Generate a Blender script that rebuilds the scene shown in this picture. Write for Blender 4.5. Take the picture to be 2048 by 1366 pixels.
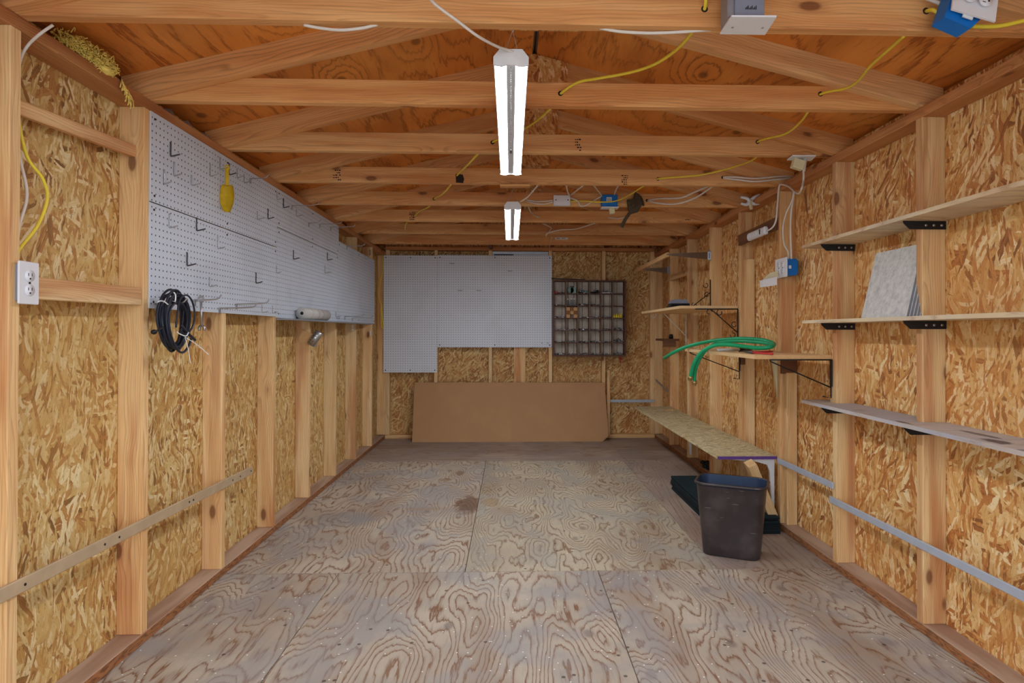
import bpy, bmesh, math, random
from mathutils import Vector, Matrix
PI = math.pi
R_ = random.Random(7)
for o in list(bpy.data.objects): bpy.data.objects.remove(o)
SC = bpy.context.scene
COL = SC.collection

# ------------------------------------------------------------------ camera
F, CX, CY = 1229.48, 1059.07, 656.0
YAW, PITCH, ROLL, CAMH = .0309, .0068, .0016, 1.1285
_r = Vector((math.cos(YAW), -math.sin(YAW), 0)); _f = Vector((math.sin(YAW), math.cos(YAW), 0)); _u = Vector((0, 0, 1))
_f2 = _f*math.cos(PITCH) + _u*math.sin(PITCH); _u2 = _u*math.cos(PITCH) - _f*math.sin(PITCH)
CR = _r*math.cos(ROLL) + _u2*math.sin(ROLL); CU = _u2*math.cos(ROLL) - _r*math.sin(ROLL); CF = _f2
cam = bpy.data.cameras.new('camera'); camo = bpy.data.objects.new('camera', cam); COL.objects.link(camo)
cam.sensor_width = 36; cam.sensor_fit = 'HORIZONTAL'; cam.lens = F*36/2048
cam.shift_x = (1024-CX)/2048; cam.shift_y = (CY-683)/2048
cam.clip_start = .05; cam.clip_end = 100
m = Matrix((CR, CU, -CF)).transposed().to_4x4(); m.translation = (0, 0, CAMH); camo.matrix_world = m
SC.camera = camo
def px(ax, v, x, y):
    """point of the plane  axis = v  that the photograph shows at x, y"""
    d = CF + CR*((x-CX)/F) - CU*((y-CY)/F); o = Vector((0, 0, CAMH))
    return o + d*((v-o[ax])/d[ax])
def pX(v, x, y): return px(0, v, x, y)
def pY(v, x, y): return px(1, v, x, y)
def pZ(v, x, y): return px(2, v, x, y)

# ------------------------------------------------------------------ light, exposure
SC.view_settings.view_transform = 'Standard'; SC.view_settings.look = 'None'
SC.view_settings.gamma = 1; SC.view_settings.use_curve_mapping = False
SC.view_settings.exposure = 0.2
W = bpy.data.worlds.new('world'); SC.world = W; W.use_nodes = True
bg = W.node_tree.nodes['Background']; bg.inputs[0].default_value = (.80, .89, 1, 1); bg.inputs[1].default_value = 2.7
TUBE = 62.0                                   # emission of the fluorescent tubes

# ------------------------------------------------------------------ materials
def lin(c):
    c = [x/255 for x in c]
    return tuple((x/12.92 if x <= .04045 else ((x+.055)/1.055)**2.4) for x in c) + (1,)
class NT:
    def __init__(s, name, rough=.7, metal=0, spec=.3):
        s.m = bpy.data.materials.new(name); s.m.use_nodes = True; s.t = s.m.node_tree
        s.b = s.t.nodes['Principled BSDF']; s.b.inputs['Roughness'].default_value = rough
        s.b.inputs['Metallic'].default_value = metal; s.b.inputs['Specular IOR Level'].default_value = spec
    def n(s, typ, **k):
        nd = s.t.nodes.new(typ)
        for a, v in k.items(): setattr(nd, a, v)
        return nd
    def set(s, sock, v):
        if hasattr(v, 'links') or isinstance(v, bpy.types.NodeSocket): s.t.links.new(v, sock)
        else: sock.default_value = v
    def math(s, op, a, b=None, c=None, clamp=False):
        nd = s.n('ShaderNodeMath', operation=op); nd.use_clamp = clamp
        s.set(nd.inputs[0], a)
        if b is not None: s.set(nd.inputs[1], b)
        if c is not None: s.set(nd.inputs[2], c)
        return nd.outputs[0]
    def vm(s, op, a, b=None, out=0):
        nd = s.n('ShaderNodeVectorMath', operation=op); s.set(nd.inputs[0], a)
        if b is not None: s.set(nd.inputs[1], b)
        return nd.outputs[out]
    def mapping(s, v, loc=(0,0,0), rot=(0,0,0), scale=(1,1,1)):
        nd = s.n('ShaderNodeMapping'); s.set(nd.inputs[0], v)
        nd.inputs[1].default_value = loc; nd.inputs[2].default_value = rot; nd.inputs[3].default_value = scale
        return nd.outputs[0]
    def noise(s, v, scale=1, detail=2, rough=.5, dim='3D', out=0):
        nd = s.n('ShaderNodeTexNoise', noise_dimensions=dim); s.set(nd.inputs['Vector'], v)
        nd.inputs['Scale'].default_value = scale; nd.inputs['Detail'].default_value = detail; nd.inputs['Roughness'].default_value = rough
        return nd.outputs[out]
    def voro(s, v, scale=1, dim='2D', feat='F1', metric='EUCLIDEAN', rnd=1):
        nd = s.n('ShaderNodeTexVoronoi', voronoi_dimensions=dim, feature=feat)
        if feat == 'F1': nd.distance = metric
        s.set(nd.inputs['Vector'], v); nd.inputs['Scale'].default_value = scale; nd.inputs['Randomness'].default_value = rnd
        return nd
    def ramp(s, fac, stops, interp='LINEAR'):
        nd = s.n('ShaderNodeValToRGB'); nd.color_ramp.interpolation = interp; s.set(nd.inputs[0], fac)
        e = nd.color_ramp.elements
        while len(e) < len(stops): e.new(.5)
        for i, (p, c) in enumerate(stops):
            e[i].position = p; e[i].color = c if len(c) == 4 else lin(c)
        return nd.outputs[0]
    def mix(s, fac, a, b, mode='MIX'):
        nd = s.n('ShaderNodeMix', data_type='RGBA', blend_type=mode); s.set(nd.inputs[0], fac)
        s.set(nd.inputs[6], a); s.set(nd.inputs[7], b); return nd.outputs[2]
    def sep(s, v):
        nd = s.n('ShaderNodeSeparateXYZ'); s.set(nd.inputs[0], v); return nd.outputs
    def comb(s, x, y, z=0):
        nd = s.n('ShaderNodeCombineXYZ'); s.set(nd.inputs[0], x); s.set(nd.inputs[1], y); s.set(nd.inputs[2], z); return nd.outputs[0]
    def smooth(s, v, a, b):
        nd = s.n('ShaderNodeMapRange', interpolation_type='SMOOTHSTEP'); s.set(nd.inputs[0], v)
        nd.inputs[1].default_value = a; nd.inputs[2].default_value = b; return nd.outputs[0]
    def uv(s): return s.n('ShaderNodeUVMap').outputs[0]
    def obj(s): return s.n('ShaderNodeTexCoord').outputs['Object']
    def rand(s): return s.n('ShaderNodeObjectInfo').outputs['Random']
    def bump(s, h, strength=.3, dist=.002):
        nd = s.n('ShaderNodeBump'); nd.inputs['Strength'].default_value = strength; nd.inputs['Distance'].default_value = dist
        s.set(nd.inputs['Height'], h); s.t.links.new(nd.outputs[0], s.b.inputs['Normal'])
    def done(s, col):
        s.set(s.b.inputs['Base Color'], col); return s.m
def plain(name, c, rough=.5, metal=0, var=.06, scale=30, spec=.3):
    t = NT(name, rough, metal, spec); n = t.noise(t.obj(), scale, 3)
    c = lin(c); k = t.math('MULTIPLY_ADD', n, var*4, 1-var*2)
    return t.done(t.mix(1, c, t.comb(k, k, k), 'MULTIPLY'))
BL = (0, 0, 0, 1); WH = (1, 1, 1, 1)

def m_lumber(name, light, mid, red, dark=(96, 52, 26), redamt=.5):
    t = NT(name, .62, 0, .25); ob = t.obj(); rd = t.rand()
    off = t.comb(t.math('MULTIPLY', rd, 31.7), t.math('MULTIPLY', rd, 17.3), t.math('MULTIPLY', rd, 57.1))
    c = t.vm('ADD', ob, off)
    s = t.sep(ob)
    n1 = t.noise(t.mapping(c, scale=(1.3, 7, 7)), 1, 2, .5, out=1); ns = t.sep(n1)
    kn = t.voro(t.mapping(c, scale=(3.2, 7.5, 7.5)), 1, '3D'); kd = kn.outputs['Distance']
    kb = t.math('MULTIPLY', t.math('SUBTRACT', 1, t.smooth(kd, .0, .42)), .022)
    y = t.math('ADD', t.math('ADD', s[1], t.math('MULTIPLY_ADD', ns[0], .10, -.02)), t.math('MULTIPLY_ADD', rd, .05, kb))
    z = t.math('ADD', s[2], t.math('MULTIPLY_ADD', ns[1], .10, .005))
    r = t.math('SQRT', t.math('ADD', t.math('MULTIPLY', y, y), t.math('MULTIPLY', z, z)))
    fine = t.noise(t.mapping(c, scale=(5, 220, 220)), 1, 3, .6)
    v = t.math('FRACT', t.math('ADD', t.math('MULTIPLY', r, 128), t.math('MULTIPLY', fine, .35)))
    ring = t.ramp(v, [(0, BL), (.62, (.28, .28, .28, 1)), (.86, WH), (1, BL)])
    heart = t.smooth(t.noise(t.mapping(c, loc=(3, 5, 1), scale=(.9, 11, 11)), 1, 3, .55), .50, .68)
    col = t.mix(t.smooth(t.noise(t.mapping(c, scale=(1.6, 20, 20)), 1, 3), .35, .65), lin(light), lin(mid))
    col = t.mix(t.math('MULTIPLY', heart, redamt), col, lin(red))
    ringk = t.math('MULTIPLY', ring, t.math('MULTIPLY_ADD', t.noise(t.mapping(c, scale=(1, 9, 9)), 1, 1), 1.0, .02, True))
    col = t.mix(ringk, col, t.mix(.55, col, lin(dark)))
    col = t.mix(t.math('MULTIPLY', t.smooth(fine, .45, .75), .22), col, lin(dark))
    knot = t.math('SUBTRACT', 1, t.smooth(kd, .075, .13))
    col = t.mix(t.math('MULTIPLY', knot, .75), col, lin((84, 44, 24)))
    col = t.mix(t.math('MULTIPLY', t.math('SUBTRACT', 1, t.smooth(kd, .1, .24)), .25), col, lin((150, 84, 44)))
    rd2 = t.math('FRACT', t.math('MULTIPLY', rd, 7.31)); k = t.math('MULTIPLY_ADD', rd2, .16, .90)
    col = t.mix(1, col, t.comb(k, t.math('MULTIPLY', k, t.math('MULTIPLY_ADD', rd, .12, .92)), t.math('MULTIPLY', k, t.math('MULTIPLY_ADD', rd, .26, .84))), 'MULTIPLY')
    t.bump(t.math('ADD', fine, t.math('MULTIPLY', ring, .4)), .15, .001)
    return t.done(col)
M = {}
M['stud'] = m_lumber('stud_lumber', (242, 210, 156), (230, 186, 130), (188, 110, 62), (120, 66, 34), redamt=.6)
M['joist'] = m_lumber('joist_lumber', (236, 182, 120), (220, 156, 94), (186, 104, 56), redamt=.5)
M['rafter'] = m_lumber('rafter_lumber', (240, 190, 130), (226, 168, 108), (200, 124, 70), redamt=.35)
M['plate'] = m_lumber('plate_lumber', (206, 146, 92), (188, 124, 74), (152, 78, 42), redamt=.5)
M['dark_lumber'] = m_lumber('aged_lumber', (128, 88, 60), (106, 70, 48), (78, 44, 30), redamt=.5)
M['grey_lumber'] = m_lumber('grey_lumber', (188, 166, 138), (166, 142, 116), (148, 112, 82), redamt=.3)

def m_sole():
    t = NT('dusty_plate', .75, 0, .2); ob = t.obj()
    fine = t.noise(t.mapping(ob, scale=(4, 160, 160)), 1, 3, .6)
    s = t.sep(t.n('ShaderNodeNewGeometry').outputs['Normal'])
    wob = t.noise(t.mapping(ob, scale=(5, 30, 30)), 1, 3)
    v = t.math('FRACT', t.math('MULTIPLY', wob, 9))
    side = t.ramp(v, [(0, (176, 112, 66)), (.5, (158, 108, 70)), (.85, (112, 70, 44)), (1, (166, 112, 72))])
    top = t.mix(t.smooth(t.noise(t.mapping(ob, scale=(2, 14, 14)), 1, 3), .4, .65), lin((190, 164, 142)), lin((166, 132, 110)))
    col = t.mix(t.smooth(s[2], .4, .8), side, top)     # dust lies on the upward face
    col = t.mix(t.math('MULTIPLY', fine, .25), col, lin((110, 80, 60)))
    return t.done(col)
M['sole'] = m_sole()

def m_osb(name, pal, ang0=0, k=1.0, soft=1.0):
    t = NT(name, .6, 0, .3); uv = t.uv()
    def wob(sc, amp, det=2):
        nd = t.n('ShaderNodeVectorMath', operation='SCALE'); t.set(nd.inputs[0], t.vm('SUBTRACT', t.noise(uv, sc, det, .5, '2D', 1), (.5, .5, .5))); nd.inputs['Scale'].default_value = amp
        return nd.outputs[0]
    c0 = t.vm('ADD', uv, t.vm('ADD', wob(2.2, .16), wob(34, .011, 3)))
    col = None
    lay = [(96, .085, .026, 0), (52, .08, .022, .25), (150, .075, .022, .40), (84, .13, .024, .48), (38, .085, .018, .55), (112, .10, .017, .55), (6, .07, .015, .66), (76, .15, .020, .62), (128, .09, .012, .66), (92, .05, .008, .6)]
    for i, (a, L, wd, thr) in enumerate(lay):
        mp = t.mapping(c0, loc=(i*3.7, i*1.3, 0), rot=(0, 0, math.radians(-a+ang0)))
        mp = t.mapping(mp, scale=(1/(L*k), 1/(wd*k), 1))
        v = t.voro(mp, 1, '2D', 'F1', 'EUCLIDEAN' if i % 2 else 'CHEBYCHEV', .95); cc = t.sep(v.outputs['Color'])
        fib = t.noise(t.mapping(mp, scale=(.7, 7, 1)), 1, 3, .6, '2D')
        lc = t.ramp(t.math('ADD', cc[0], t.math('MULTIPLY_ADD', fib, .5, -.25)), [(0, pal[0]), (.10, pal[1]), (.32, pal[2]), (.55, pal[3]), (.8, pal[4]), (1, pal[5])])
        lc = t.mix(t.math('MULTIPLY', t.smooth(v.outputs['Distance'], .40, .62), .5*soft), lc, lin(pal[1]))
        if col is None: col = lc
        else:
            ed = t.math('ADD', v.outputs['Distance'], t.math('MULTIPLY_ADD', fib, .3, -.15))
            mk = t.math('MULTIPLY', t.math('GREATER_THAN', cc[2], thr), t.math('SUBTRACT', 1, t.smooth(ed, .42, .56)))
            col = t.mix(mk, col, lc)
    big = t.noise(uv, 1.3, 3, .6, '2D')
    col = t.mix(t.math('MULTIPLY', t.smooth(big, .42, .66), .30), col, lin(pal[2]))
    col = t.mix(.16, col, lin(pal[3]))
    sp = t.noise(t.mapping(uv, scale=(120, 45, 1)), 1, 3, .6, '2D')
    col = t.mix(t.math('MULTIPLY', t.smooth(sp, .60, .74), .55), col, lin(pal[0]))
    t.bump(t.noise(uv, 60, 4, .6, '2D'), .25, .002)
    return t.done(col)
PAL = [(110, 58, 26), (178, 98, 46), (204, 138, 72), (220, 170, 102), (236, 202, 142), (250, 230, 184)]
M['osb'] = m_osb('osb_warm', PAL, 0, 1.25)
PALY = [(106, 66, 32), (168, 104, 52), (194, 146, 80), (208, 172, 106), (224, 198, 140), (240, 224, 180)]
M['osb_y'] = m_osb('osb_olive', PALY, 12, 1.15)
M['osb_back'] = m_osb('osb_back', [(90, 50, 24), (152, 88, 42), (184, 126, 64), (200, 156, 92), (218, 184, 124), (232, 210, 158)], 40, 1.05)
PALB = [(100, 84, 56), (160, 140, 98), (190, 174, 130), (206, 192, 150), (218, 206, 168), (228, 218, 186)]
M['osb_bench'] = m_osb('osb_bench', PALB, 30, .9)

def m_ply(name, base, base2, line, knotc, sx=1.5, sy=.42, dens=15, dirt=None, dirtamt=.4, lineamt=.7, specks=False, stains=()):
    t = NT(name, .6, 0, .25); uv = t.uv(); rd = t.rand()
    o = t.comb(t.math('MULTIPLY', rd, 43.1), t.math('MULTIPLY', rd, 71.7))
    c = t.vm('ADD', uv, o)
    v = t.voro(t.mapping(c, scale=(2.3, 1.45, 1)), 1, '2D'); kd = v.outputs['Distance']; kc = t.sep(v.outputs['Color'])
    kk = t.math('MULTIPLY', t.math('SUBTRACT', 1, t.smooth(kd, 0, .34)), t.math('MULTIPLY_ADD', kc[0], 4.5, -1.6))
    fine = t.noise(t.mapping(c, scale=(60, 7, 1)), 1, 3, .6, '2D')
    n = t.noise(t.mapping(c, scale=(sx, sy, 1)), 1.6, 2.5, .48, '2D')
    tt = t.math('ADD', t.math('MULTIPLY', n, dens), t.math('ADD', kk, t.math('MULTIPLY', fine, .85)))
    fr = t.math('FRACT', tt)
    ln = t.ramp(fr, [(0, (.3, .3, .3, 1)), (.12, BL), (.60, (.06, .06, .06, 1)), (.80, (.45, .45, .45, 1)), (.88, WH), (.95, WH), (1, (.3, .3, .3, 1))])
    vari = t.noise(c, 1.7, 2, .5, '2D')
    col = t.mix(t.smooth(vari, .35, .65), lin(base), lin(base2))
    band = t.smooth(t.noise(t.mapping(c, scale=(3, .8, 1)), 1, 2, .5, '2D'), .52, .7)
    col = t.mix(t.math('MULTIPLY', band, .35), col, lin(line))
    la = t.math('MULTIPLY', ln, t.math('MULTIPLY_ADD', t.noise(c, 2.3, 2, .5, '2D'), .9, lineamt-.45, True))
    col = t.mix(la, col, lin(line))
    col = t.mix(t.math('MULTIPLY', t.smooth(fine, .5, .8), .18), col, lin(line))
    knot = t.math('MULTIPLY', t.math('SUBTRACT', 1, t.smooth(kd, .025, .06)), t.math('GREATER_THAN', kc[0], .45))
    col = t.mix(t.math('MULTIPLY', knot, .6), col, lin(knotc))
    if dirt:
        dm = t.noise(c, 3.1, 5, .62, '2D')
        col = t.mix(t.math('MULTIPLY', t.smooth(dm, .42, .66), dirtamt), col, lin(dirt))
    if specks:
        sp = t.voro(c, 26, '2D'); ok = t.math('GREATER_THAN', t.sep(sp.outputs['Color'])[1], .86)
        col = t.mix(t.math('MULTIPLY', ok, t.math('LESS_THAN', sp.outputs['Distance'], .07)), col, lin((236, 234, 232)))
        sp = t.voro(t.mapping(c, loc=(9, 4, 0)), 9, '2D'); ok = t.math('GREATER_THAN', t.sep(sp.outputs['Color'])[1], .8)
        col = t.mix(t.math('MULTIPLY', t.math('MULTIPLY', ok, t.math('LESS_THAN', sp.outputs['Distance'], .06)), .8), col, lin((60, 48, 40)))
    for (x, y, rx, ry, sc_, amt) in stains:       # spilled stains soaked into the floor
        q = t.mapping(uv, loc=(-x/rx, -y/ry, 0), scale=(1/rx, 1/ry, 1))
        d = t.math('ADD', t.vm('LENGTH', q, None, 1), t.math('MULTIPLY_ADD', t.noise(uv, 14, 4, .6, '2D'), 1.2, -.6))
        col = t.mix(t.math('MULTIPLY', t.math('SUBTRACT', 1, t.smooth(d, .6, 1.1)), amt), col, lin(sc_))
    t.bump(t.math('ADD', t.math('MULTIPLY', ln, -1), t.math('MULTIPLY', fine, .4)), .25, .0015)
    return t.done(col)
M['floor_ply'] = m_ply('floor_plywood', (186, 174, 156), (168, 154, 138), (124, 88, 62), (106, 92, 86), sx=1.7, sy=.55, dens=24, dirt=(146, 142, 142), dirtamt=.6, specks=True, lineamt=.95,
    stains=[(-.27, 4.05, .10, .22, (96, 62, 34), .75), (-.50, 4.72, .06, .05, (120, 92, 44), .6), (-.40, 4.95, .035, .10, (110, 78, 44), .6), (-1.0, 3.75, .25, .16, (126, 122, 122), .5), (-.13, 4.1, .07, .12, (150, 118, 70), .5), (-.55, 3.95, .18, .04, (150, 118, 84), .4)])
M['floor_ply_b'] = m_ply('floor_plywood_pale', (188, 176, 152), (172, 158, 136), (126, 96, 70), (120, 108, 96), sx=1.9, sy=.65, dirt=(150, 146, 142), dirtamt=.5, specks=True, lineamt=1.0, dens=25,
    stains=[(-.13, 4.1, .07, .12, (150, 118, 70), .5)])
M['floor_ply_c'] = m_ply('floor_plywood_plain', (172, 154, 138), (156, 138, 124), (124, 92, 72), (120, 96, 84), sx=1.5, sy=.10, dens=24, dirt=(142, 132, 128), dirtamt=.45, lineamt=.75)
M['deck'] = m_ply('roof_plywood', (236, 156, 74), (218, 132, 56), (146, 76, 28), (70, 34, 16), sx=.9, sy=.26, dens=17, lineamt=.62)
M['shelf_ply'] = m_ply('shelf_plywood', (230, 212, 176), (218, 196, 158), (170, 120, 80), (96, 70, 54), dirt=(178, 172, 172), dirtamt=.3, lineamt=.5)

def m_peg(name, c, ox=0, oy=0, dirt=(188, 184, 184)):
    t = NT(name, .45, 0, .35); uv = t.uv()
    f = t.vm('FRACTION', t.mapping(uv, loc=(ox, oy, 0), scale=(1/.0254, 1/.0254, 1)))
    d = t.vm('DISTANCE', f, (.5, .5, 0), 1)
    hole = t.math('SUBTRACT', 1, t.smooth(d, .10, .15))
    col = t.mix(t.math('MULTIPLY', t.smooth(t.noise(uv, 2.4, 4, .6, '2D'), .45, .7), .5), lin(c), lin(dirt))
    col = t.mix(hole, col, lin((38, 36, 36)))
    t.bump(t.math('SUBTRACT', 1, hole), .5, .003)
    return t.done(col)
M['peg'] = m_peg('pegboard_white', (206, 214, 226), dirt=(188, 194, 204))
M['peg_back'] = m_peg('pegboard_back', (222, 226, 234), .25, .2, (212, 214, 220))
def m_hardboard():
    t = NT('hardboard', .65, 0, .25); uv = t.uv()
    col = t.mix(t.noise(uv, 160, 4, .7, '2D'), lin((158, 116, 76)), lin((190, 146, 102)))
    col = t.mix(t.math('MULTIPLY', t.smooth(t.noise(uv, 3, 4, .6, '2D'), .45, .7), .35), col, lin((190, 144, 98)))
    return t.done(col)
M['hardboard'] = m_hardboard()
def m_tile():
    t = NT('tile_glaze', .5, 0, .4); ob = t.obj()
    n = t.noise(ob, 38, 5, .7)
    return t.done(t.ramp(n, [(.3, (176, 178, 176)), (.5, (206, 206, 202)), (.7, (226, 224, 218))]))
M['tile'] = m_tile()
M['tile_edge'] = plain('tile_body', (122, 126, 134), .6)
M['melamine'] = plain('melamine', (226, 190, 140), .45, var=.04)
M['particle'] = plain('particle_board', (208, 164, 112), .7, var=.15, scale=260)
M['white_metal'] = plain('white_enamel', (222, 222, 222), .4)
M['white_plastic'] = plain('white_plastic', (226, 226, 230), .4, var=.02)
M['outlet_face'] = plain('outlet_face', (234, 234, 240), .35, var=.01)
M['beige_plastic'] = plain('beige_plastic', (216, 204, 164), .45)
M['cord_white'] = plain('cord_white', (220, 212, 202), .45, var=.04)
M['cord_yellow'] = plain('cord_yellow', (232, 208, 66), .4, var=.06)
M['cord_cream'] = plain('cord_cream', (232, 204, 128), .45, var=.05)
M['black_rubber'] = plain('black_rubber', (34, 38, 50), .38, var=.1)
M['blue_box'] = plain('blue_plastic', (20, 112, 196), .4, var=.04)
M['green_hose'] = plain('green_hose', (24, 150, 98), .35, var=.06, scale=14)
M['steel'] = plain('zinc_steel', (176, 176, 176), .35, .85, .08)
M['dark_steel'] = plain('dark_steel', (86, 84, 84), .45, .7, .08)
M['bracket_steel'] = plain('bracket_steel', (150, 136, 120), .28, .9, .1, 12)
M['brass'] = plain('brass', (176, 150, 96), .35, .8)
M['black_metal'] = plain('black_metal', (40, 38, 38), .5, .3)
M['galv'] = plain('galvanised', (156, 160, 168), .45, .5, .12, 20)
M['grey_strip'] = plain('grey_painted_strip', (176, 182, 194), .5, .1, .06, 18)
M['tan_strip'] = plain('tan_lath', (182, 158, 126), .6, 0, .1, 14)
M['purple'] = plain('purple_edge', (92, 58, 128), .6, 0, .12)
M['yellow_plastic'] = plain('yellow_plastic', (206, 168, 22), .5, 0, .18, 40)
M['roll'] = plain('plastic_roll', (196, 192, 186), .45)
M['rust'] = plain('rusty_iron', (84, 72, 54), .8, .2, .3, 50)
M['carpet'] = plain('carpet_pile', (34, 46, 50), .95, 0, .4, 240, .1)
M['carpet_back'] = plain('carpet_backing', (24, 28, 32), .8, 0, .2)
M['bin_in'] = plain('bin_inside', (44, 62, 90), .4, 0, .15, 12)
M['red'] = plain('red_grip', (190, 38, 44), .4)
M['marker_white'] = plain('marker_white', (224, 228, 230), .35)
M['black'] = plain('black_plastic', (26, 26, 28), .4)
M['ink'] = plain('black_ink', (44, 32, 26), .8, 0, .3)
M['grey_plastic'] = plain('grey_plastic', (134, 142, 158), .4)
M['tray_wood'] = plain('tray_stained_wood', (98, 62, 48), .6, 0, .2, 30)
M['tray_back'] = plain('tray_back_board', (190, 174, 158), .75, 0, .22, 14)
M['tray_div'] = plain('tray_divider_wood', (132, 104, 84), .65, 0, .2, 30)
M['screws'] = plain('mixed_screws', (84, 82, 84), .35, .6, .5, 200)
M['bright_screws'] = plain('bright_screws', (190, 190, 192), .35, .6, .4, 200)
M['cork'] = plain('pale_wood_block', (206, 160, 108), .7, 0, .1)
M['cork_dark'] = plain('brown_wood_block', (140, 92, 52), .7, 0, .1)
M['pale_teal'] = plain('pale_teal_plastic', (128, 160, 154), .45)
M['ins'] = plain('yellow_wool', (246, 220, 120), .95, 0, .22, 60, .1)
M['sky_glass'] = plain('window_glass', (38, 58, 88), .08, 0, .02, 3, .6)
M['alu'] = plain('window_aluminium', (196, 200, 206), .4, .3)
M['channel'] = plain('grey_enamel', (206, 212, 220), .5)
M['siding'] = plain('outer_siding', (120, 108, 96), .8)
M['concrete'] = plain('concrete', (176, 172, 166), .9, 0, .08, 6)
def m_bin():
    t = NT('bin_plastic', .42, 0, .45); ob = t.obj()
    sc = t.voro(t.mapping(ob, rot=(.1, .32, .2), scale=(6, 6, 120)), 1, '3D')
    s = t.math('MULTIPLY', t.math('LESS_THAN', sc.outputs['Distance'], .10), t.math('GREATER_THAN', t.sep(sc.outputs['Color'])[0], .55))
    col = t.mix(t.smooth(t.noise(ob, 7, 4, .6), .4, .7), lin((52, 44, 44)), lin((74, 64, 64)))
    col = t.mix(t.math('MULTIPLY', s, .45), col, lin((190, 184, 184)))
    t.set(t.b.inputs['Roughness'], t.math('MULTIPLY_ADD', t.noise(ob, 16, 4), .25, .22))
    return t.done(col)
M['bin'] = m_bin()
def m_emit():
    t = NT('fluorescent_tube', .3); t.b.inputs['Emission Color'].default_value = (.86, .94, 1, 1); t.b.inputs['Emission Strength'].default_value = TUBE
    return t.done((.9, .9, .9, 1))
M['tube'] = m_emit()

# ------------------------------------------------------------------ mesh helpers
WORG = {}
def worg(o): return WORG.get(o.name, Vector((0, 0, 0))) if o else Vector((0, 0, 0))
def tag(o, label=None, cat=None, group=None, kind=None):
    if label: o['label'] = label
    if cat: o['category'] = cat
    if group: o['group'] = group
    if kind: o['kind'] = kind
    return o
def link(o, parent, loc):
    COL.objects.link(o); loc = Vector(loc)
    if parent: o.parent = parent; o.location = loc - worg(parent)
    else: o.location = loc
    WORG[o.name] = loc
    return o
def thing(name, label, cat, loc, group=None):
    return tag(link(bpy.data.objects.new(name, None), None, loc), label, cat, group)
def box_uv(bm, swap=False):
    l = bm.loops.layers.uv.new('UVMap')
    for f in bm.faces:
        n = f.normal; a = max(range(3), key=lambda i: abs(n[i]))
        for lp in f.loops:
            c = lp.vert.co
            u = (c.y, c.z) if a == 0 else (c.x, c.z) if a == 1 else (c.x, c.y)
            lp[l].uv = (u[1], u[0]) if swap else u
def crom(pts, n):
    P = [Vector(p) for p in pts]; P = [P[0]*2-P[1]] + P + [P[-1]*2-P[-2]]; out = []
    for i in range(1, len(P)-2):
        a, b, c, d = P[i-1:i+3]
        for k in range(n):
            t = k/n
            out.append(.5*((2*b)+(c-a)*t+(2*a-5*b+4*c-d)*t*t+(3*b-a-3*c+d)*t**3))
    out.append(P[-2]); return out
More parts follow.
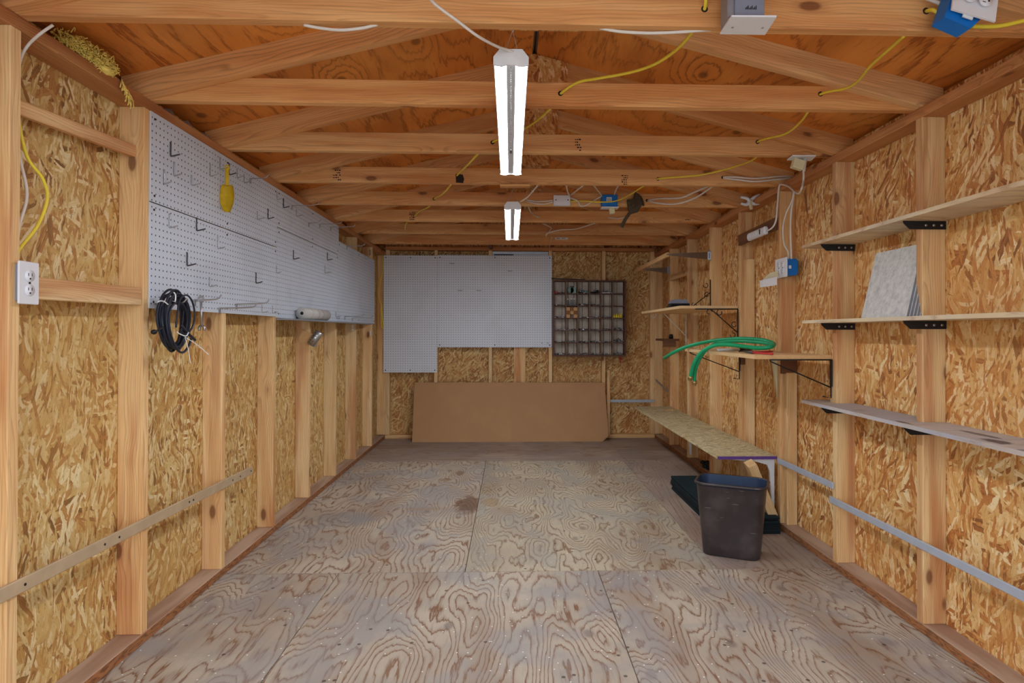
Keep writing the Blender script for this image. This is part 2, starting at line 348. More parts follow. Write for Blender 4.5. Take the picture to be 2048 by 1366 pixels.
class MB:
    def __init__(s): s.bm = bmesh.new()
    def add(s, vs, fs, mi=0, smooth=False):
        v = [s.bm.verts.new(p) for p in vs]
        for f in fs:
            try:
                q = s.bm.faces.new([v[i] for i in f]); q.material_index = mi; q.smooth = smooth
            except ValueError: pass
        return s
    def box(s, c, d, rot=None, mi=0, bev=0):
        c = Vector(c); d = Vector(d)/2; rot = rot or Matrix.Identity(3)
        if bev <= 0:
            vs = [c + rot @ Vector((x*d.x, y*d.y, z*d.z)) for x in (-1, 1) for y in (-1, 1) for z in (-1, 1)]
            return s.add(vs, [(0, 1, 3, 2), (4, 6, 7, 5), (0, 4, 5, 1), (2, 3, 7, 6), (0, 2, 6, 4), (1, 5, 7, 3)], mi)
        t = bmesh.new(); bmesh.ops.create_cube(t, size=1)
        for v in t.verts: v.co = Vector((v.co.x*d.x*2, v.co.y*d.y*2, v.co.z*d.z*2))
        bmesh.ops.bevel(t, geom=list(t.edges), offset=bev, segments=1, affect='EDGES', profile=.5)
        t.verts.ensure_lookup_table(); vs = [c + rot @ v.co for v in t.verts]; fs = [[v.index for v in f.verts] for f in t.faces]
        t.free(); return s.add(vs, fs, mi)
    def span(s, a, b, mi=0, bev=0):
        a = Vector(a); b = Vector(b); return s.box((a+b)/2, [abs(x) for x in (b-a)], None, mi, bev)
    def prism(s, poly, axis, lo, hi, mi=0):
        """polygon in the two axes other than `axis`, extruded from lo to hi"""
        def mk(p, v):
            q = list(p); q.insert(axis, v); return q
        n = len(poly); vs = [mk(p, lo) for p in poly] + [mk(p, hi) for p in poly]
        fs = [tuple(range(n)), tuple(range(2*n-1, n-1, -1))] + [(i, (i+1) % n, n+(i+1) % n, n+i) for i in range(n)]
        s.add(vs, fs, mi); return s
    def tube(s, pts, r, n=8, mi=0, sm=6, caps=True, closed=False):
        P = crom(pts, sm) if sm and len(pts) > 2 else [Vector(p) for p in pts]
        P = [p for i, p in enumerate(P) if i == 0 or (p-P[i-1]).length > 1e-5]
        rr = (lambda i: r) if not callable(r) else (lambda i: r(i/(len(P)-1)))
        T = [(P[min(i+1, len(P)-1)]-P[max(i-1, 0)]).normalized() for i in range(len(P))]
        a = Vector((0, 0, 1)) if abs(T[0].z) < .9 else Vector((1, 0, 0)); N = (a - T[0]*a.dot(T[0])).normalized()
        vs = []
        for i, p in enumerate(P):
            N = (N - T[i]*N.dot(T[i])).normalized(); B = T[i].cross(N)
            for k in range(n):
                t = 2*PI*k/n; vs.append(p + (N*math.cos(t)+B*math.sin(t))*rr(i))
        fs = [(i*n+k, i*n+(k+1) % n, (i+1)*n+(k+1) % n, (i+1)*n+k) for i in range(len(P)-1) for k in range(n)]
        if caps: fs += [tuple(range(n-1, -1, -1)), tuple(range((len(P)-1)*n, len(P)*n))]
        return s.add(vs, fs, mi, True)
    def cyl(s, a, b, r, r2=None, n=16, mi=0):
        r2 = r if r2 is None else r2
        return s.tube([a, b], lambda t: r+(r2-r)*t, n, mi, 0)
    def ball(s, c, r, mi=0, seg=8):
        r = Vector(r) if hasattr(r, '__len__') else Vector((r, r, r)); c = Vector(c); vs = [c+Vector((0, 0, r.z))]; fs = []
        rings = seg//2
        for i in range(1, rings):
            for k in range(seg):
                a = PI*i/rings; b = 2*PI*k/seg; vs.append(c+Vector((r.x*math.sin(a)*math.cos(b), r.y*math.sin(a)*math.sin(b), r.z*math.cos(a))))
        vs.append(c-Vector((0, 0, r.z))); L = len(vs)-1
        for k in range(seg): fs.append((0, 1+k, 1+(k+1) % seg)); fs.append((L, 1+(rings-2)*seg+(k+1) % seg, 1+(rings-2)*seg+k))
        for i in range(rings-2):
            for k in range(seg): fs.append((1+i*seg+k, 1+(i+1)*seg+k, 1+(i+1)*seg+(k+1) % seg, 1+i*seg+(k+1) % seg))
        return s.add(vs, fs, mi, True)
    def build(s, name, mats, parent=None, org=None, swap=False, **tg):
        bm = s.bm; bmesh.ops.recalc_face_normals(bm, faces=list(bm.faces)); box_uv(bm, swap)
        if org is None:
            if parent is not None: org = worg(parent)
            else:
                xs = [v.co for v in bm.verts]
                org = Vector(((min(v.x for v in xs)+max(v.x for v in xs))/2, (min(v.y for v in xs)+max(v.y for v in xs))/2, min(v.z for v in xs)))
        org = Vector(org)
        for v in bm.verts: v.co -= org
        me = bpy.data.meshes.new(name); bm.to_mesh(me); bm.free()
        for mt in (mats if isinstance(mats, (list, tuple)) else [mats]): me.materials.append(M[mt] if isinstance(mt, str) else mt)
        o = link(bpy.data.objects.new(name, me), parent, org)
        return tag(o, **tg) if tg else o
def board(name, a, b, w, h, parent, mat, up=(0, 0, 1), bev=.0025, **tg):
    """timber from a to b (centre line); h along `up`, w across; local X is the grain"""
    a = Vector(a); b = Vector(b); x = (b-a).normalized(); up = Vector(up); z = (up - x*up.dot(x)).normalized(); y = z.cross(x)
    mb = MB().box((0, 0, 0), ((b-a).length, w, h), None, 0, bev)
    bm = mb.bm; bmesh.ops.recalc_face_normals(bm, faces=list(bm.faces)); box_uv(bm)
    me = bpy.data.meshes.new(name); bm.to_mesh(me); bm.free(); me.materials.append(M[mat])
    o = bpy.data.objects.new(name, me); link(o, parent, (a+b)/2)
    o.rotation_euler = Matrix((x, y, z)).transposed().to_euler()
    return tag(o, **tg) if tg else o

# ------------------------------------------------------------------ the setting
XL, XR, YB, D = -1.3249, 1.5451, 6.54, .089           # stud faces and stud depth
XLS, XRS, YBS = XL-D, XR+D, YB+D                      # sheathing faces
Y0, SP, TH = .45, .61, .038
ZP, ZT = 1.942, 1.98                                  # top plate underside / top
RID = (XL+XR)/2; SL = .25
def slab(name, a, b, mat, parent=None, swap=False, **tg): return MB().span(a, b).build(name, mat, parent, (0, 0, 0), swap, **tg)

ground = slab('ground', (-12, -14, -.3), (12, 9, -.14), 'concrete', kind='structure')
floor = slab('floor', (XLS-.03, Y0, -.12), (XRS+.03, YBS+.03, -.018), 'plate', kind='structure')
def sheet(x0, x1, y0, y1, mat, swap=False, g=.0016):
    MB().span((x0+g, y0+g, -.0175), (x1-g, y1-g, 0), 0, .0008).build('plywood_panel', mat, floor, (0, 0, 0), swap)
S1, S2 = 2.907, 5.40
for x0, x1, mt in ((XLS, -.80, 'floor_ply'), (-.80, .416, 'floor_ply'), (.416, XRS, 'floor_ply')): sheet(x0, x1, Y0, S1, mt)
for x0, x1, mt in ((XLS, -.212, 'floor_ply'), (-.212, .992, 'floor_ply_b'), (.992, XRS, 'floor_ply_c')): sheet(x0, x1, S1, S2, mt)
sheet(XLS, 1.02, S2, YBS, 'floor_ply_c', True); sheet(1.02, XRS, S2, YBS, 'floor_ply_c', True)

# side walls
def side_wall(name, sx, mats):
    w = MB().span((sx*0+ (XLS-.03 if sx < 0 else XRS+.012), Y0, -.1), ((XLS-.012 if sx < 0 else XRS+.03), YBS+.03, 2.06)).build(name, 'siding', None, (0, 0, 0), kind='structure')
    y = Y0; k = 0
    edges = [Y0, 1.05+.022, 2.29+.0, 3.51, 4.73, 5.95, YBS]
    for a, b in zip(edges, edges[1:]):
        x = XLS if sx < 0 else XRS
        MB().span((x, a+.001, 0), (x+sx*.011, b-.001, 2.04)).build('sheathing_panel', mats[k % len(mats)], w, (0, 0, 0)); k += 1
    xf, xs = (XL, XLS) if sx < 0 else (XR, XRS)
    xc = (xf+xs)/2
    board('sole_plate', (xc, Y0, .019), (xc, YB, .019), D, TH, w, 'sole')
    board('top_plate', (xc, Y0, ZP+.019), (xc, YBS, ZP+.019), D, TH, w, 'plate')
    return w, xc
wl, xcl = side_wall('wall_left', -1, ['osb_y', 'osb_y', 'osb_y'])
wr, xcr = side_wall('wall_right', 1, ['osb', 'osb'])
def stud(w, xc, y, z0=TH, z1=ZP, mat='stud', dx=D): return board('stud', (xc, y+TH/2, z0), (xc, y+TH/2, z1), dx, TH, w, mat, up=(0, 1, 0))
ly = [1.028, 1.664] + [1.649+SP*i for i in range(1, 8)]
for i, y in enumerate(ly): stud(wl, xcl, y)
for y in [1.028, 1.649] + [1.649+SP*i for i in range(1, 8)]: stud(wr, xcr, y)
board('cleat', (XR+.012, 1.649+SP*2+TH+.012, .78), (XR+.012, 1.649+SP*2+TH+.012, 1.0), .024, .02, wr, 'stud', up=(0, 1, 0))
# corner posts
board('stud', (xcl, 6.56+.035, TH), (xcl, 6.56+.035, ZP), D, .068, wl, 'stud', up=(0, 1, 0))
board('stud', (xcr, 6.56+.035, TH), (xcr, 6.56+.035, ZP), D, .068, wr, 'stud', up=(0, 1, 0))
# a red brown sister stud strip at the left corner of the back wall
# back wall
wb = MB().span((XLS-.03, YBS+.012, -.1), (XRS+.03, YBS+.03, 2.02)).build('wall_back', 'siding', None, (0, 0, 0), kind='structure')
for a, b, mt in ((XLS, -.19, 'osb_y'), (-.19, .43, 'osb'), (.43, XRS, 'osb')):
    MB().span((a+.001, YBS, 0), (b-.001, YBS+.011, 2.04)).build('sheathing_panel', 'osb_back', wb, (0, 0, 0))
yc = YB+D/2
board('sole_plate', (XL, yc, .019), (XR, yc, .019), D, TH, wb, 'stud')
board('top_plate', (XL, yc, 2.015), (XR, yc, 2.015), D, TH, wb, 'plate')
for x in (-.79, -.215, .425, .995): board('stud', (x, yc, TH), (x, yc, 1.996), D, TH, wb, 'stud', up=(1, 0, 0))
for s, x in ((-1, XL+.022), (1, XR-.022)): board('stud', (x, yc+.01, TH), (x, yc+.01, 1.996), .07, .044, wb, 'stud', up=(1, 0, 0))
board('backing_board', (.10, YB+.045, TH), (.10, YB+.045, 1.5), .038, .125, wb, 'stud', up=(1, 0, 0))
# gable above the back wall
MB().prism([(XLS-.07, 1.9), (XRS+.07, 1.9), (XRS+.07, 2.12), (RID, 2.50), (XLS-.07, 2.12)], 1, YBS+.012, YBS+.045).build('gable_panel', 'osb', wb, (0, 0, 0))
# window behind the pegboard
win = MB().span((-.196, YB+.075, 1.40), (.404, YB+.086, 1.995)).build('window_1', 'sky_glass', None, (0, 0, 0), kind='structure')
fr = MB()
fr.span((-.196, YB+.045, 1.965), (.404, YB+.08, 1.992)); fr.span((-.196, YB+.045, 1.40), (.404, YB+.08, 1.43))
fr.span((-.196, YB+.045, 1.43), (-.176, YB+.08, 1.965)); fr.span((.384, YB+.045, 1.43), (.404, YB+.08, 1.965)); fr.span((.03, YB+.05, 1.43), (.055, YB+.08, 1.965)); fr.span((.055, YB+.055, 1.945), (.384, YB+.08, 1.965))
fr.build('window_frame', 'alu', win, (0, 0, 0))
board('brace', pY(YB+.02, 1212, 492), pY(6.06, 1238, 478), .038, .05, wb, 'dark_lumber')
board('brace', pY(YB+.02, 982, 494), pY(6.06, 977, 476), .038, .06, wb, 'dark_lumber')

# roof: deck on rafters, joists, gussets
HW = (XR-XL)/2 + .13
zr = lambda x: ZT + SL*(x-XL) if x < RID else ZT + SL*(XR-x)            # underside of the rafters
RH = .089/math.cos(math.atan(SL))
ceil_ = MB()
for s in (-1, 1):
    e = RID+s*(HW+.06); ze = ZT - SL*(HW+.06-(XR-XL)/2) + RH + .014; zc = ZT+SL*(XR-XL)/2+RH+.014
    ceil_.prism([(RID, zc), (e, ze), (e, ze+.012), (RID, zc+.012)], 1, Y0, YBS+.06)
ceil_ = ceil_.build('ceiling', 'siding', None, (0, 0, 0), kind='structure')
for s in (-1, 1):
    for a, b in ((Y0, 1.69), (1.69, 2.918), (2.918, 4.138), (4.138, 5.358), (5.358, YBS+.05)):
        mb = MB(); xi = RID+s*.011; e = RID+s*HW
        zt = lambda x: ZT+SL*((XR-XL)/2-abs(x-RID))+RH
        mb.prism([(xi, zt(xi)), (e, zt(e)), (e, zt(e)+.012), (xi, zt(xi)+.012)], 1, a+.0012, b-.0012)
        mb.build('roof_panel', 'deck', ceil_, (0, 0, 0))
MB().span((RID-.05, Y0, zt(RID)+.013), (RID+.05, YBS, zt(RID)+.018)).build('ridge_felt', 'black', ceil_, (0, 0, 0))
joists = []
JY = [.47+0, 1.08] + [1.69+SP*i for i in range(0, 8)]
for i, y in enumerate(JY):
    j = board('joist', (XL-.04, y+TH/2, ZT+.0445), (XR+.04, y+TH/2, ZT+.0445), TH, .089, ceil_, 'joist'); joists.append(j)
    yr = y-TH/2-.0005
    for s in (-1, 1):
        e = RID+s*((XR-XL)/2+.085)
        a = Vector((RID+s*.0, yr, zr(RID)+RH/2)); b = Vector((e, yr, ZT-SL*.085+RH/2))
        # mitred rafter: prism in the x,z plane, grain along it
        ang = math.atan2((b-a).z, (b-a).x)
        L = (b-a).length; x = (b-a).normalized(); zz = Vector((-x.z, 0, x.x)) if x.x > 0 else Vector((x.z, 0, -x.x))
        mb = MB(); pts = []
        for (X, Z) in ((RID, zr(RID)), (RID, zr(RID)+RH), (e, ZT-SL*.085+RH), (e, ZT+.002), (XR+.0 if s > 0 else XL, ZT+.0005)):
            v = Vector((X, yr, Z))-(a+b)/2; pts.append((v.dot(x), v.dot(zz)))
        mb.prism(pts, 1, -TH/2, TH/2); bm = mb.bm; bmesh.ops.recalc_face_normals(bm, faces=list(bm.faces)); box_uv(bm)
        me = bpy.data.meshes.new('rafter'); bm.to_mesh(me); bm.free(); me.materials.append(M['rafter'])
        o = bpy.data.objects.new('rafter', me); link(o, ceil_, (a+b)/2)
        o.rotation_euler = Matrix((x, zz.cross(x), zz)).transposed().to_euler()
    if i >= 2:
        g = .155; zc = zr(RID)+RH
        MB().prism([(RID-g, zc-.19), (RID+g, zc-.19), (RID+g, zc-g*SL-.002), (RID, zc-.002), (RID-g, zc-g*SL-.002)], 1, yr-TH/2-.012, yr-TH/2-.0005).build('gusset', 'osb', ceil_, (0, 0, 0))
board('batten', pY(3.50, 1000, 372), pY(3.50, 1060, 372), .06, .012, ceil_, 'joist')
# lumber grade stamps, ink on the joists
def stamp(j, x0, y0, x1, y1, Y, vert=True):
    mb = MB(); a = pY(Y, x0, y0); b = pY(Y, x1, y1); rr = random.Random(int(x0)); n = 5
    for k in range(n):
        z = a.z + (b.z-a.z)*(k+.5)/n; h = abs(b.z-a.z)/n*.55; xx = a.x
        while xx < b.x-.004:
            w = rr.uniform(.004, .012); 
            if rr.random() < .75: mb.span((xx, Y-.0006, z-h/2), (min(xx+w, b.x), Y-.0001, z+h/2*rr.uniform(.2, 1)))
            xx += w+.003
    mb.build('grade_stamp', 'ink', j)
stamp(joists[4], 1150, 276, 1163, 303, 2.91); stamp(joists[5], 1243, 349, 1256, 370, 3.52); stamp(joists[5], 666, 338, 682, 362, 3.52)
stamp(joists[7], 819, 423, 829, 441, 4.74); stamp(joists[7], 1370, 420, 1382, 441, 4.74)

# left wall blocking
board('blocking', (XLS+.05, 1.70, px(0, XLS+.05, 48, 222).z), (XLS+.05, 2.262, px(0, XLS+.05, 255, 297).z), .022, .042, wl, 'stud')
board('blocking', (XL-.022, 1.703, px(0, XL, 85, 577).z), (XL-.022, 2.256, px(0, XL, 250, 590).z), .038, .062, wl, 'stud')

# ------------------------------------------------------------------ left wall: pegboards
PT = .006; XP = XL+PT
def pegboard(name, y0, y1, z0, z1, label, scr=()):
    mb = MB().span((XL+.0004, y0+.001, z0+.001), (XP, y1-.001, z1-.001), 0, .0008)
    o = mb.build(name, 'peg', None, (0, 0, 0)); tag(o, label, 'pegboard', 'white pegboard sheets on the left wall')
    s = MB()
    ys = [y0+.025, (y0+y1)/2, y1-.025]; zs = [z0+.025, z1-.025]
    for y in ys:
        for z in zs: s.cyl((XP, y, z), (XP+.002, y, z), .0045, n=8)
    s.build('screw', 'ink', o, kind='stuff')
    return o
pegboard('pegboard', 2.289, 3.51, 1.606, ZT-.04+.0, 'white pegboard sheet high on left wall behind the yellow scoop')
pegboard('pegboard', 2.287, 3.51, 1.213, 1.604, 'white pegboard sheet behind black cable coil, below the scoop board')
pegboard('pegboard', 3.512, 4.755, 1.722, ZT-.0+.0-.04, 'upper far white pegboard sheet below the sloping beam ends')
pegboard('pegboard', 3.512, 4.74, 1.206, 1.720, 'white pegboard sheet behind the plastic wrap roll')
pegboard('pegboard', 4.745, 6.01, 1.208, 1.825, 'farthest white pegboard sheet on left wall beside back corner')

def hook_mesh(L, r, H):
    mb = MB()
    if L < .07:
        mb.tube([(.000, 0, H), (.003, 0, H-.004), (.003, 0, .006), (.008, 0, .0), (L, 0, .007)], r, 6, sm=3)
        mb.tube([(-.004, 0, H*.35), (.004, 0, H*.35)], r, 6, sm=0)
    else:
        mb.tube([(.002, 0, -.026), (.003, 0, -.002), (.010, 0, 0), (L-.022, 0, .004), (L, 0, .022)], r, 6, sm=3)
        mb.box((.003, 0, -.012), (.004, .014, .026))
        mb.tube([(.003, -.012, -.002), (.003, .012, -.002)], r, 6, sm=0)
    return mb
def hook(x, y, tip, mat, label, r=.0022, H=.04):
    b = pX(XP, x, y); t = pY(b.y, *tip); L = max(.03, t.x-XP)
    mb = hook_mesh(L, r, H)
    for v in mb.bm.verts: v.co += b
    o = mb.build('pegboard_hook', mat, None, b); tag(o, label, 'hook', 'steel hooks on the left pegboards'); return b, L
HK = [
 (340, 312, (360, 306), 'dark_steel', 'short dark hook nearest the front stud, highest of the scoop pegboard', .0028),
 (347, 351, (364, 344), 'steel', 'short shiny hook just below the highest dark hook', .0026),
 (327, 367, (343, 359), 'steel', 'short shiny hook close to the front stud, left of another shiny one', .0026),
 (382, 370, (401, 366), 'steel', 'thin steel hook left of the yellow scoop, lower of two', .002),
 (419, 352, (434, 352), 'steel', 'thin steel hook just left of the yellow scoop handle', .0022),
 (439, 338, (456, 338), 'steel', 'steel hook from which the yellow scoop hangs', .0022),
 (457, 349, (472, 346), 'dark_steel', 'dark hook just right of the yellow scoop handle', .0026),
 (473, 355, (487, 352), 'steel', 'small steel hook right of the dark hook beside the scoop', .0018),
 (487, 365, (502, 360), 'steel', 'small steel hook second to the right of the scoop', .0018),
 (500, 357, (538, 349), 'steel', 'long upturned steel prong right of the yellow scoop', .0022),
 (338, 455, (356, 454), 'steel', 'bright short hook on lower near pegboard, nearest the front stud', .0024),
 (392, 461, (411, 460), 'dark_steel', 'dark hook just under the seam, second from the front stud', .0026),
 (435, 497, (450, 493), 'steel', 'bright short hook in the middle of the near lower pegboard', .0022),
 (373, 531, (392, 529), 'dark_steel', 'dark hook above the black cable coil', .0026),
 (418, 573, (434, 570), 'steel', 'thin bright hook above the two long prongs beside the cable coil', .002),
 (511, 566, (525, 563), 'dark_steel', 'dark hook on the near lower pegboard, right of centre', .0024),
 (535, 437, (548, 433), 'dark_steel', 'dark hook at the right end of the scoop pegboard', .0024),
 (514, 438, (530, 434), 'steel', 'thin hook just left of the dark hook at the scoop board right end', .0016),
 (552, 546, (560, 542), 'steel', 'thin hook at the joint between near and far lower pegboards', .0016),
 (523, 625, (537, 623), 'steel', 'left of two small hooks at the near lower board bottom right corner', .0018),
 (544, 626, (556, 624), 'steel', 'right of two small hooks at the near lower board bottom right corner', .0018),
 (438, 616, (513, 607), 'steel', 'long bent steel prong low on near pegboard, longer and left', .003),
 (472, 608, (538, 600), 'steel', 'long bent steel prong low on near pegboard, just right of its twin', .0028),
 (311, 608, (374, 600), 'steel', 'long steel prong carrying the black cable coil', .003),
 (388, 600, (443, 592), 'steel', 'long steel double prong carrying the wrench', .003),
 (553, 399, (564, 395), 'steel', 'small bright hook at the near top corner of far upper pegboard', .0018),
 (566, 415, (579, 414), 'dark_steel', 'dark hook high on the far upper pegboard', .0026),
 (583, 411, (638, 410), 'steel', 'long thin prong crossing the beam, nearest on far upper pegboard', .0018),
 (592, 432, (606, 432), 'steel', 'thin hook below the long prong on the far upper pegboard', .0018),
 (617, 446, (642, 441), 'steel', 'medium prong with a bright bracket on the far upper pegboard', .0022),
 (639, 448, (684, 448), 'steel', 'long prong beyond the bright bracket on far upper pegboard', .0018),
 (661, 454, (710, 454), 'steel', 'long prong at the far end of the upper pegboard', .0022),
 (693, 492, (730, 489), 'steel', 'prong at the top of the farthest pegboard beneath the beam', .0024),
 (586, 518, (599, 516), 'dark_steel', 'dark hook on the board above the plastic wrap roll, near end', .0026),
 (654, 520, (665, 520), 'dark_steel', 'dark hook on the board above the plastic wrap roll, far end', .0026),
 (649, 546, (663, 545), 'steel', 'bright hook below the far dark hook, above the wrap roll', .0022),
 (730, 518, (742, 524), 'steel', 'faint hook in the top far corner of the farthest pegboard', .0018),
 (671, 634, (682, 633), 'steel', 'small hook at the lower joint just beyond the wrap roll', .0020),
 (689, 633, (728, 632), 'steel', 'long prong low on farthest pegboard, nearer of two', .0022),
 (704, 636, (746, 632), 'steel', 'long prong low on farthest pegboard, farther of two', .0022),
]
HB = {}
for x, y, tip, mt, lb, r in HK: HB[(x, y)] = hook(x, y, tip, mt, lb, r*1.15, .052 if r > .002 else .04)

# yellow scoop
b, L = HB[(439, 338)]
sc = thing('scoop', 'yellow plastic garden scoop hanging from a pegboard hook', 'scoop', b+Vector((.025, 0, -.20)))
hx, hy, hz = b.x+.026, b.y, b.z
rot = math.radians(-8); ca, sa = math.cos(rot), math.sin(rot)
def sp(u, v, w): return Vector((hx+u*ca-v*sa, hy+u*sa+v*ca, hz+w))
hx = b.x+.034
h = MB(); h.tube([sp(0, 0, .004), sp(0, 0, -.03), sp(0, 0, -.075)], .0085, 8); h.tube([sp(.009*math.cos(a), 0, .006+.012*math.sin(a)) for a in [k*PI/6 for k in range(13)]], .003, 6, sm=0); h.build('handle', 'yellow_plastic', sc)
mb = MB(); vs = []; fs = []; nu, nv = 12, 10
for i in range(nu+1):
    t = i/nu; wz = -.068-.125*t; hw = .0335*math.sin(PI*(.16+.77*t))**.62
    for k in range(nv+1):
        a = PI*k/nv; vs.append(sp(hw*math.cos(a), .022*math.sin(a)*(1-.3*t), wz))
fs = [(i*(nv+1)+k, i*(nv+1)+k+1, (i+1)*(nv+1)+k+1, (i+1)*(nv+1)+k) for i in range(nu) for k in range(nv)]
vs2 = [v+Vector((sa*.0025, -ca*.0025, 0)) for v in vs]; n0 = len(vs)
mb.add(vs, fs, 0, True); mb.add(vs2, fs, 0, True)
mb.build('blade', 'yellow_plastic', sc)

# black cable coil
b, L = HB[(311, 608)]
cc = thing('cable_coil', 'coil of black electrical cable hanging on a long pegboard prong', 'cable', b+Vector((.08, 0, -.26)))
mb = MB(); rr = random.Random(3); cen = pX(-1.235, 352, 640); pts = []
N = 13
OF = [(rr.gauss(0, .009), rr.gauss(0, .007), rr.gauss(0, .009), rr.gauss(0, .008)) for _ in range(N+2)]
for k in range(N*16):
    t = k/16; a = 2*PI*t; i0 = int(t); f_ = t-i0; f_ = f_*f_*(3-2*f_)
    dy, dz, ey, ez = [OF[i0][m_]*(1-f_)+OF[i0+1][m_]*f_ for m_ in range(4)]
    pts.append(cen + Vector((-.018+.036*t/N+.004*math.sin(a*2), (.078+ey)*math.cos(a)+dy-.004, (.098+ez)*math.sin(a)+dz*1.6-.004)))
mb.tube(pts, .0044, 7, sm=2)
def cy_(x, y, X=-1.19): return pX(X, x, y)
mb.tube([cy_(*p) for p in ((352, 655), (355, 625), (360, 600), (372, 590), (383, 600), (389, 622), (388, 645), (380, 662), (370, 668), (360, 660))], .0034, 7)
mb.build('cable', 'black_rubber', cc)
q = MB(); q.tube([cy_(362, 650), cy_(376, 667), cy_(390, 680)], .0055, 7); q.build('cable_end', 'black_rubber', cc)
q = MB(); q.tube([cy_(326, 655), cy_(313, 662)], .0035, 7); q.ball(cy_(308, 664), (.010, .012, .009)); q.build('plug', 'black', cc)
for pts in (((316, 604), (320, 602), (328, 603), (336, 609)), ((348, 585), (351, 590), (351, 598), (350, 604)), ((354, 664), (360, 668), (372, 672), (377, 665))):
    q = MB(); q.tube([cy_(x, y, -1.175) for x, y in pts], .0022, 6); q.build('cable_tie', 'marker_white', cc)
z0 = cy_(370, 674)
for e1 in ((417, 709), (381, 727)):
    e1 = pY(z0.y, *e1); q = MB(); q.tube([z0, (z0+e1)/2+Vector((.002, 0, .003)), e1], .0013, 5); q.build('cable_tie_tail', 'marker_white', cc)

# wrench
b, L = HB[(388, 600)]; wy = b.y
w = thing('wrench', 'small chrome spanner hanging on the double prong beside the cable coil', 'spanner', pY(wy, 402, 662))
t0 = pY(wy, 402, 597); t1 = pY(wy, 403.5, 657)
MB().tube([t0+Vector((0, 0, -.012)), t1+Vector((0, 0, .01))], .005, 8, sm=0).build('shaft', 'steel', w)
MB().tube([t0+Vector((.010*math.cos(a), 0, .010*math.sin(a)-.002)) for a in [k*PI/8 for k in range(17)]], .0045, 6, sm=0).build('ring_end', 'steel', w)
q = MB(); q.tube([t1+Vector((.011*math.cos(a), 0, .011*math.sin(a))) for a in [math.radians(g) for g in range(-40, 221, 20)]], .0055, 6, sm=0); q.build('jaw', 'steel', w)

# thin shelf under the far pegboards, the wrap roll on it
MB().span((XL+.001, 3.52, 1.196), (XL+.085, 5.05, 1.205)).build('narrow_shelf', 'galv', None, label='thin grey ledge under the far pegboards holding the wrap roll', category='shelf') if 0 else tag(MB().span((XL+.001, 3.52, 1.196), (XL+.085, 5.6, 1.204)).build('narrow_shelf', 'galv', None), 'thin grey ledge under the far pegboards holding the wrap roll', 'shelf')
rl = thing('wrap_roll', 'roll of clear plastic wrap lying on ledge below left pegboards', 'roll', (XL+.05, 3.95, 1.204))
MB().cyl((XL+.05, 3.80, 1.242), (XL+.05, 4.28, 1.242), .037, n=28).build('wrap', 'roll', rl)
for y in (3.90, 4.02, 4.12): MB().cyl((XL+.05, y, 1.242), (XL+.05, y+.004, 1.242), .0378, n=28).build('wrap_edge', 'galv', rl)
MB().cyl((XL+.05, 3.797, 1.242), (XL+.05, 3.801, 1.242), .010, n=14).build('core', 'black', rl)
# card plate with perforated metal cylinder
pl = thing('tube_holder', 'perforated metal cylinder on a tan plate nailed across left stud', 'holder', pY(4.06, 618, 688))
c4 = [pY(4.075, *p) for p in ((597, 681), (604, 658), (625, 668), (645, 676), (640, 690), (612, 690))]
q = MB(); q.prism([(p.x, p.z) for p in c4], 1, 4.070, 4.084); q.build('plate', 'particle', pl)
a = pY(4.03, 621, 689); b2 = pY(4.03, 639, 664)
q = MB(); q.cyl(a, b2, .026, n=24); q.build('cylinder', 'steel', pl)
q = MB()
dv = (b2-a).normalized(); sd = Vector((dv.z, 0, -dv.x))
for k in range(5):
    for s_ in (-.010, .006):
        p = a+(b2-a)*(k+.6)/5.4+sd*s_+Vector((0, -.0248, 0)); q.ball(p, .0032, 0, 6)
q.build('perforation', 'black', pl)
q = MB(); q.box(a+Vector((.028, 0, -.008)), (.03, .004, .014)); q.build('mounting_tab', 'steel', pl)
for p, mt, lb in (((705, 655), 'white_metal', 'small white angle plate on a far left stud'), ((741, 666), 'white_metal', 'small white angle plate on the last left stud'), ((740, 505), 'galv', 'small grey metal plate above the farthest pegboard')):
    c0 = pX(XL+.002, *p); q = MB(); q.span(c0+Vector((-.001, -.022, -.025)), c0+Vector((.001, .022, .025))); q.cyl(c0+Vector((.001, 0, .01)), c0+Vector((.003, 0, .01)), .005, n=8); q.cyl(c0+Vector((.001, 0, -.012)), c0+Vector((.003, 0, -.012)), .005, n=8)
    tag(q.build('mending_plate', mt), lb, 'bracket', 'small mending plates on the left wall')

# diagonal lath
a = pX(XL+.006, -60, 1222); b2 = pX(XL+.006, 504, 940)
lt = board('lath', a, b2, .010, .040, None, 'tan_strip', label='long tan lath nailed diagonally across the left wall studs', cat='lath')
q = MB()
for t_ in (.10, .30, .345, .62, .64, .86, .91, .985):
    c0 = a+(b2-a)*t_+Vector((.005, 0, 0)); q.cyl(c0, c0+Vector((.0015, 0, 0)), .004, n=8)
o = q.build('nail_head', 'ink', None, (0, 0, 0), kind='stuff'); o.parent = lt; lt_m = Matrix.Translation(lt.location) @ lt.rotation_euler.to_matrix().to_4x4(); o.matrix_parent_inverse = lt_m.inverted()

